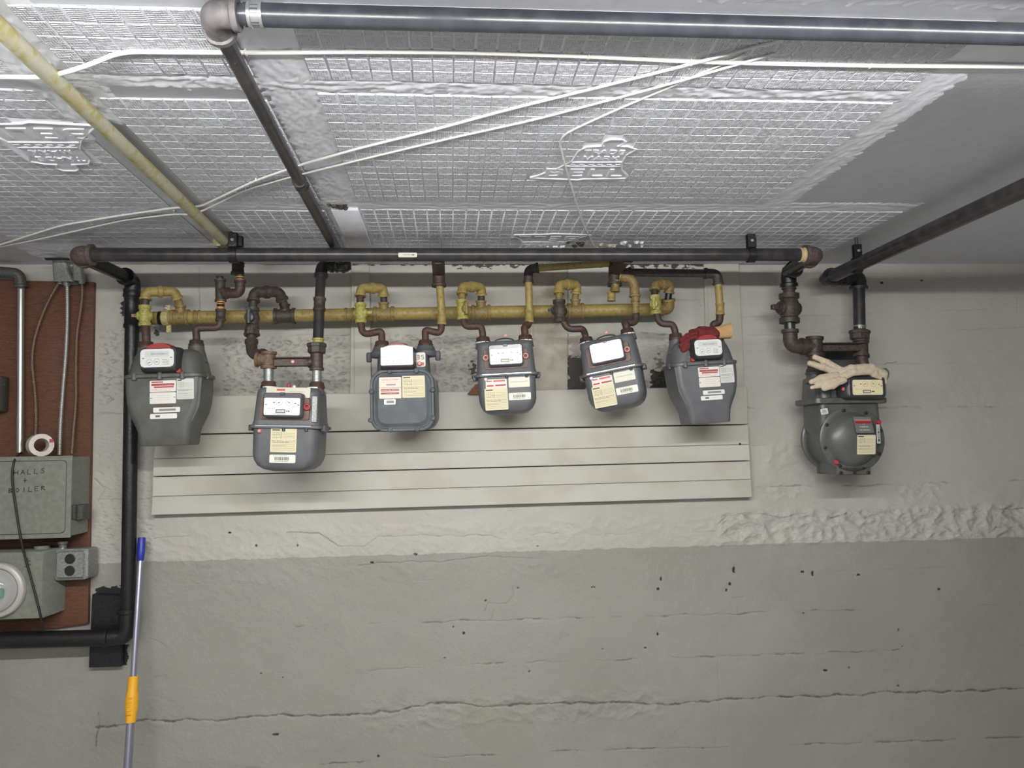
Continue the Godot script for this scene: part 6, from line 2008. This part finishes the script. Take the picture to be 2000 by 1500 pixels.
	face.lathe(rc, Vector3(0, 0, 1), [[0.0105, 0.068], [0.014, 0.066]], 30)
	part(t, "dial_plate", face, M.galv_light)
	var gs := MB.new()
	gs.box(rc + Vector3(0.004, -0.008, 0.03), Vector3(0.05, 0.03, 0.03), 0.004)
	part(t, "green_seal", gs, M.seal_green)
	for k in 5:
		var sc := MB.new()
		sc.box(Vector3(-1.3802, 1.1762, 0.1425) + Vector3(0.006 * (k % 2), -0.006 * k, 0), Vector3(0.012, 0.0022, 0.0006), 0.0002)
		part(t, "ink_mark", sc, M.dark)
	# outlet box
	t = thing("outlet_box", "square metal junction box with black duplex outlet on the plywood", "outlet")
	var oc := Vector3(-1.2684, 1.1469, 0.09)
	var ob := MB.new()
	ob.loft([MB.ring_z(Vector3(oc.x + 0.004, oc.y, 0), 0.018, 0.052, 0.050, 0.008, 3), MB.ring_z(Vector3(oc.x + 0.002, oc.y, 0), 0.078, 0.052, 0.050, 0.008, 3)])
	part(t, "box", ob, M.galv_dull)
	var cvp := MB.new()
	cvp.loft([MB.ring_z(Vector3(oc.x, oc.y, 0), 0.078, 0.053, 0.051, 0.01, 3), MB.ring_z(Vector3(oc.x, oc.y, 0), 0.081, 0.053, 0.051, 0.01, 3), MB.ring_z(Vector3(oc.x, oc.y, 0), 0.083, 0.046, 0.045, 0.008, 3), MB.ring_z(Vector3(oc.x, oc.y, 0), 0.091, 0.042, 0.041, 0.006, 3)])
	var plate := part(t, "cover_plate", cvp, M.galv_dull)
	for s in [1, -1]:
		var du := MB.new()
		du.lathe(Vector3(oc.x, oc.y + 0.0195 * s, 0.0905), Vector3(0, 0, 1), [[0, 0.0168], [0.002, 0.0168], [0.003, 0.015]], 20)
		part(t, "receptacle", du, M.dark)
		var sw := MB.new()
		sw.lathe(Vector3(oc.x, oc.y + 0.040 * s, 0.088), Vector3(0, 0, 1), [[0, 0.004], [0.003, 0.003]], 8)
		part(plate, "screw", sw, M.steel)
		for q in [-1, 1]:
			var ce := MB.new()
			ce.lathe(Vector3(oc.x + 0.045 * q, oc.y + 0.044 * s, 0.080), Vector3(0, 0, 1), [[0, 0.006], [0.004, 0.005]], 10)
			part(plate, "screw", ce, M.steel)
	var oh := MB.new()
	oh.lathe(Vector3(-1.3133, 1.1903, 0.05), Vector3(0, 1, 0), [[0, 0.016], [0.008, 0.013], [0.02, 0.013], [0.022, 0.016], [0.03, 0.016]], 14)
	part(t, "box_connector", oh, M.galv_dull)
	# dark cord hanging over the boxes
	t = thing("hanging_cord", "thin black cord hanging down over the electrical panel and meter socket", "cord")
	pipe(t, "cord", [Vector3(-1.4297, 1.5225, 0.1), Vector3(-1.4196, 1.5024, 0.16), Vector3(-1.4228, 1.4545, 0.166), Vector3(-1.4161, 1.3966, 0.166), Vector3(-1.4044, 1.3304, 0.166), Vector3(-1.3897, 1.2481, 0.165), Vector3(-1.3804, 1.1893, 0.155), Vector3(-1.3653, 1.131, 0.15), Vector3(-1.344, 1.057, 0.15), Vector3(-1.3262, 0.9914, 0.15), Vector3(-1.3335, 0.9412, 0.12)], 0.0036, M.dark, 0.05)
	# switch box that only shows its edge
	t = thing("switch_box", "small dark grey switch box beside the shiny conduit tube", "switch box", Vector3(-1.5694, 1.7238, 0.05))
	var sbx := MB.new()
	sbx.box(Vector3.ZERO, Vector3(0.10, 0.12, 0.06), 0.004)
	part(t, "box", sbx, M.box_dark)
	# black block behind the low bend
	t = thing("backing_block", "black painted wooden block on the wall behind the low pipe bend", "block")
	part(t, "block", plank_mesh(Vector2(-1.2275, 0.7951), Vector2(-1.1226, 0.794), Vector2(-1.1244, 1.0304), Vector2(-1.2219, 1.0373), 0.0, 0.03), M.black_paint)


func writing(door: Node3D, z: float) -> void:
	# felt-pen strokes, each letter drawn on a 1 x 1 square
	var glyph := {
		"H": [[0, 0, 0, 1], [1, 0, 1, 1], [0, 0.5, 1, 0.5]], "A": [[0, 0, 0.5, 1], [0.5, 1, 1, 0], [0.2, 0.4, 0.8, 0.4]], "L": [[0.1, 1, 0, 0], [0, 0, 0.9, 0]],
		"S": [[0.9, 0.9, 0.4, 1], [0.4, 1, 0.1, 0.75], [0.1, 0.75, 0.9, 0.3], [0.9, 0.3, 0.6, 0], [0.6, 0, 0, 0.1]], "+": [[0, 0.5, 1, 0.5], [0.5, 0, 0.5, 1]],
		"B": [[0, 0, 0, 1], [0, 1, 0.8, 0.8], [0.8, 0.8, 0, 0.5], [0, 0.5, 0.9, 0.25], [0.9, 0.25, 0, 0]], "O": [[0.1, 0.5, 0.5, 1], [0.5, 1, 0.9, 0.5], [0.9, 0.5, 0.5, 0], [0.5, 0, 0.1, 0.5]],
		"I": [[0.5, 0, 0.5, 1]], "E": [[0, 0, 0, 1], [0, 1, 0.9, 1], [0, 0.5, 0.7, 0.5], [0, 0, 0.9, 0]], "R": [[0, 0, 0, 1], [0, 1, 0.8, 0.8], [0.8, 0.8, 0, 0.5], [0.2, 0.5, 1, 0]]}
	var rows_ := [["HALLS", Vector3(-1.4206, 1.4492, 0.158), 0.0175, 0.0052], ["+", Vector3(-1.3911, 1.4237, 0.158), 0.017, 0.0], ["BOILER", Vector3(-1.4345, 1.3916, 0.158), 0.0168, 0.0052]]
	for r in rows_:
		var p: Vector3 = r[1]
		var word: String = r[0]
		for k in word.length():
			var b := MB.new()
			for s in glyph[word[k]]:
				var o := Vector3(p.x + k * (r[2] + 0.0035), p.y + k * 0.0012, z)
				var sz := Vector2(0.0125, 0.0150)
				var a := o + Vector3(s[0] * sz.x, s[1] * sz.y, 0)
				var e := o + Vector3(s[2] * sz.x, s[3] * sz.y, 0)
				var d := (e - a).normalized()
				var q := Vector3(-d.y, d.x, 0) * 0.0011
				b.quad(a - q, e - q, e + q, a + q, Vector3(0, 0, 1))
			part(door, "ink_letter", b, M.dark)


func wood_mat() -> StandardMaterial3D:
	# plywood face: long wavering grain in reddish browns
	var w := 512
	var h := 512
	var f := noise(91, 0.011, FastNoiseLite.TYPE_SIMPLEX_SMOOTH, 4)
	var g := noise(92, 0.05, FastNoiseLite.TYPE_SIMPLEX_SMOOTH, 2)
	var d := PackedByteArray()
	d.resize(w * h * 3)
	for j in h:
		for i in w:
			var v := f.get_noise_2d(i * 0.6, j * 2.2)
			var ring := absf(fposmod(v * 7.0, 1.0) - 0.5) * 2.0
			var t := clampf(ring * 0.55 + g.get_noise_2d(i * 0.5, j * 5.0) * 0.5 + 0.3, 0.0, 1.0)
			var c := rgb(72, 46, 33).lerp(rgb(108, 70, 48), t)
			var at := (j * w + i) * 3
			d[at] = c.r8; d[at + 1] = c.g8; d[at + 2] = c.b8
	var m := plain(Color.WHITE, 0.55)
	m.albedo_texture = tex_from(d, w, h, Image.FORMAT_RGB8)
	m.uv1_triplanar = true
	m.uv1_world_triplanar = true
	m.uv1_scale = Vector3.ONE / 0.7
	return m


func armour_mat() -> StandardMaterial3D:
	M.armour_brown = plain(rgb(112, 92, 80), 0.5, 0.4)
	M.galv_dull = mottled(82, 0.05, [[0.3, rgb(132, 134, 132)], [0.7, rgb(154, 156, 154)]], 0.1, 0.45, 0.4)
	M.galv_light = plain(rgb(188, 184, 182), 0.45, 0.25)
	M.box_dark = mottled(83, 0.05, [[0.3, rgb(62, 64, 60)], [0.7, rgb(80, 82, 76)]], 0.1, 0.5)
	M.seal_green = plain(rgb(30, 140, 96), 0.5)
	M.tape = mottled(84, 0.05, [[0.3, rgb(196, 190, 184)], [0.7, rgb(214, 208, 202)]], 0.1, 0.5)
	var g := plain(Color(0.9, 0.93, 0.94, 0.16), 0.05)
	g.transparency = BaseMaterial3D.TRANSPARENCY_ALPHA
	M.glass = g
	return plain(rgb(178, 180, 178), 0.35, 0.7)


# ---------------------------------------------------------------- telescopic pole
func pole() -> void:
	var a := Vector3(-1.0547, 1.2254, 0.05)
	var b := Vector3(-1.0195, 0.3065, 0.24)
	var foot := b + (b - a).normalized() * ((b.y - 0.02) / maxf(0.05, (a.y - b.y)) * a.distance_to(b))
	var t := thing("extension_pole", "telescopic silver pole with blue cap and yellow grip leaning against the wall", "pole")
	var d := (foot - a).normalized()
	var s1 := 0.445
	var s2 := 0.58
	pipe(t, "inner_tube", [a + d * 0.02, a + d * (s1 + 0.02)], 0.0092, M.pole_silver)
	var cap := MB.new()
	cap.lathe(a, d, [[0, 0.0115], [0.004, 0.0125], [0.05, 0.0125], [0.076, 0.0105], [0.078, 0.0095]], 18)
	part(t, "blue_cap", cap, M.blue)
	var gr := MB.new()
	gr.lathe(a + d * s1, d, [[0, 0.0155], [0.01, 0.0155], [0.04, 0.0158], [0.055, 0.0185], [0.07, 0.0195], [0.10, 0.0195], [0.118, 0.0165], [0.135, 0.0155], [0.14, 0.0148]], 20)
	for k in 5:
		gr.box(a + d * (s1 + 0.062 + k * 0.012) + Vector3(0, 0, 0.0198), Vector3(0.014, 0.004, 0.004), 0.001)
	part(t, "yellow_grip", gr, M.grip_yellow)
	pipe(t, "outer_tube", [a + d * (s2 - 0.01), foot], 0.0125, M.pole_silver)
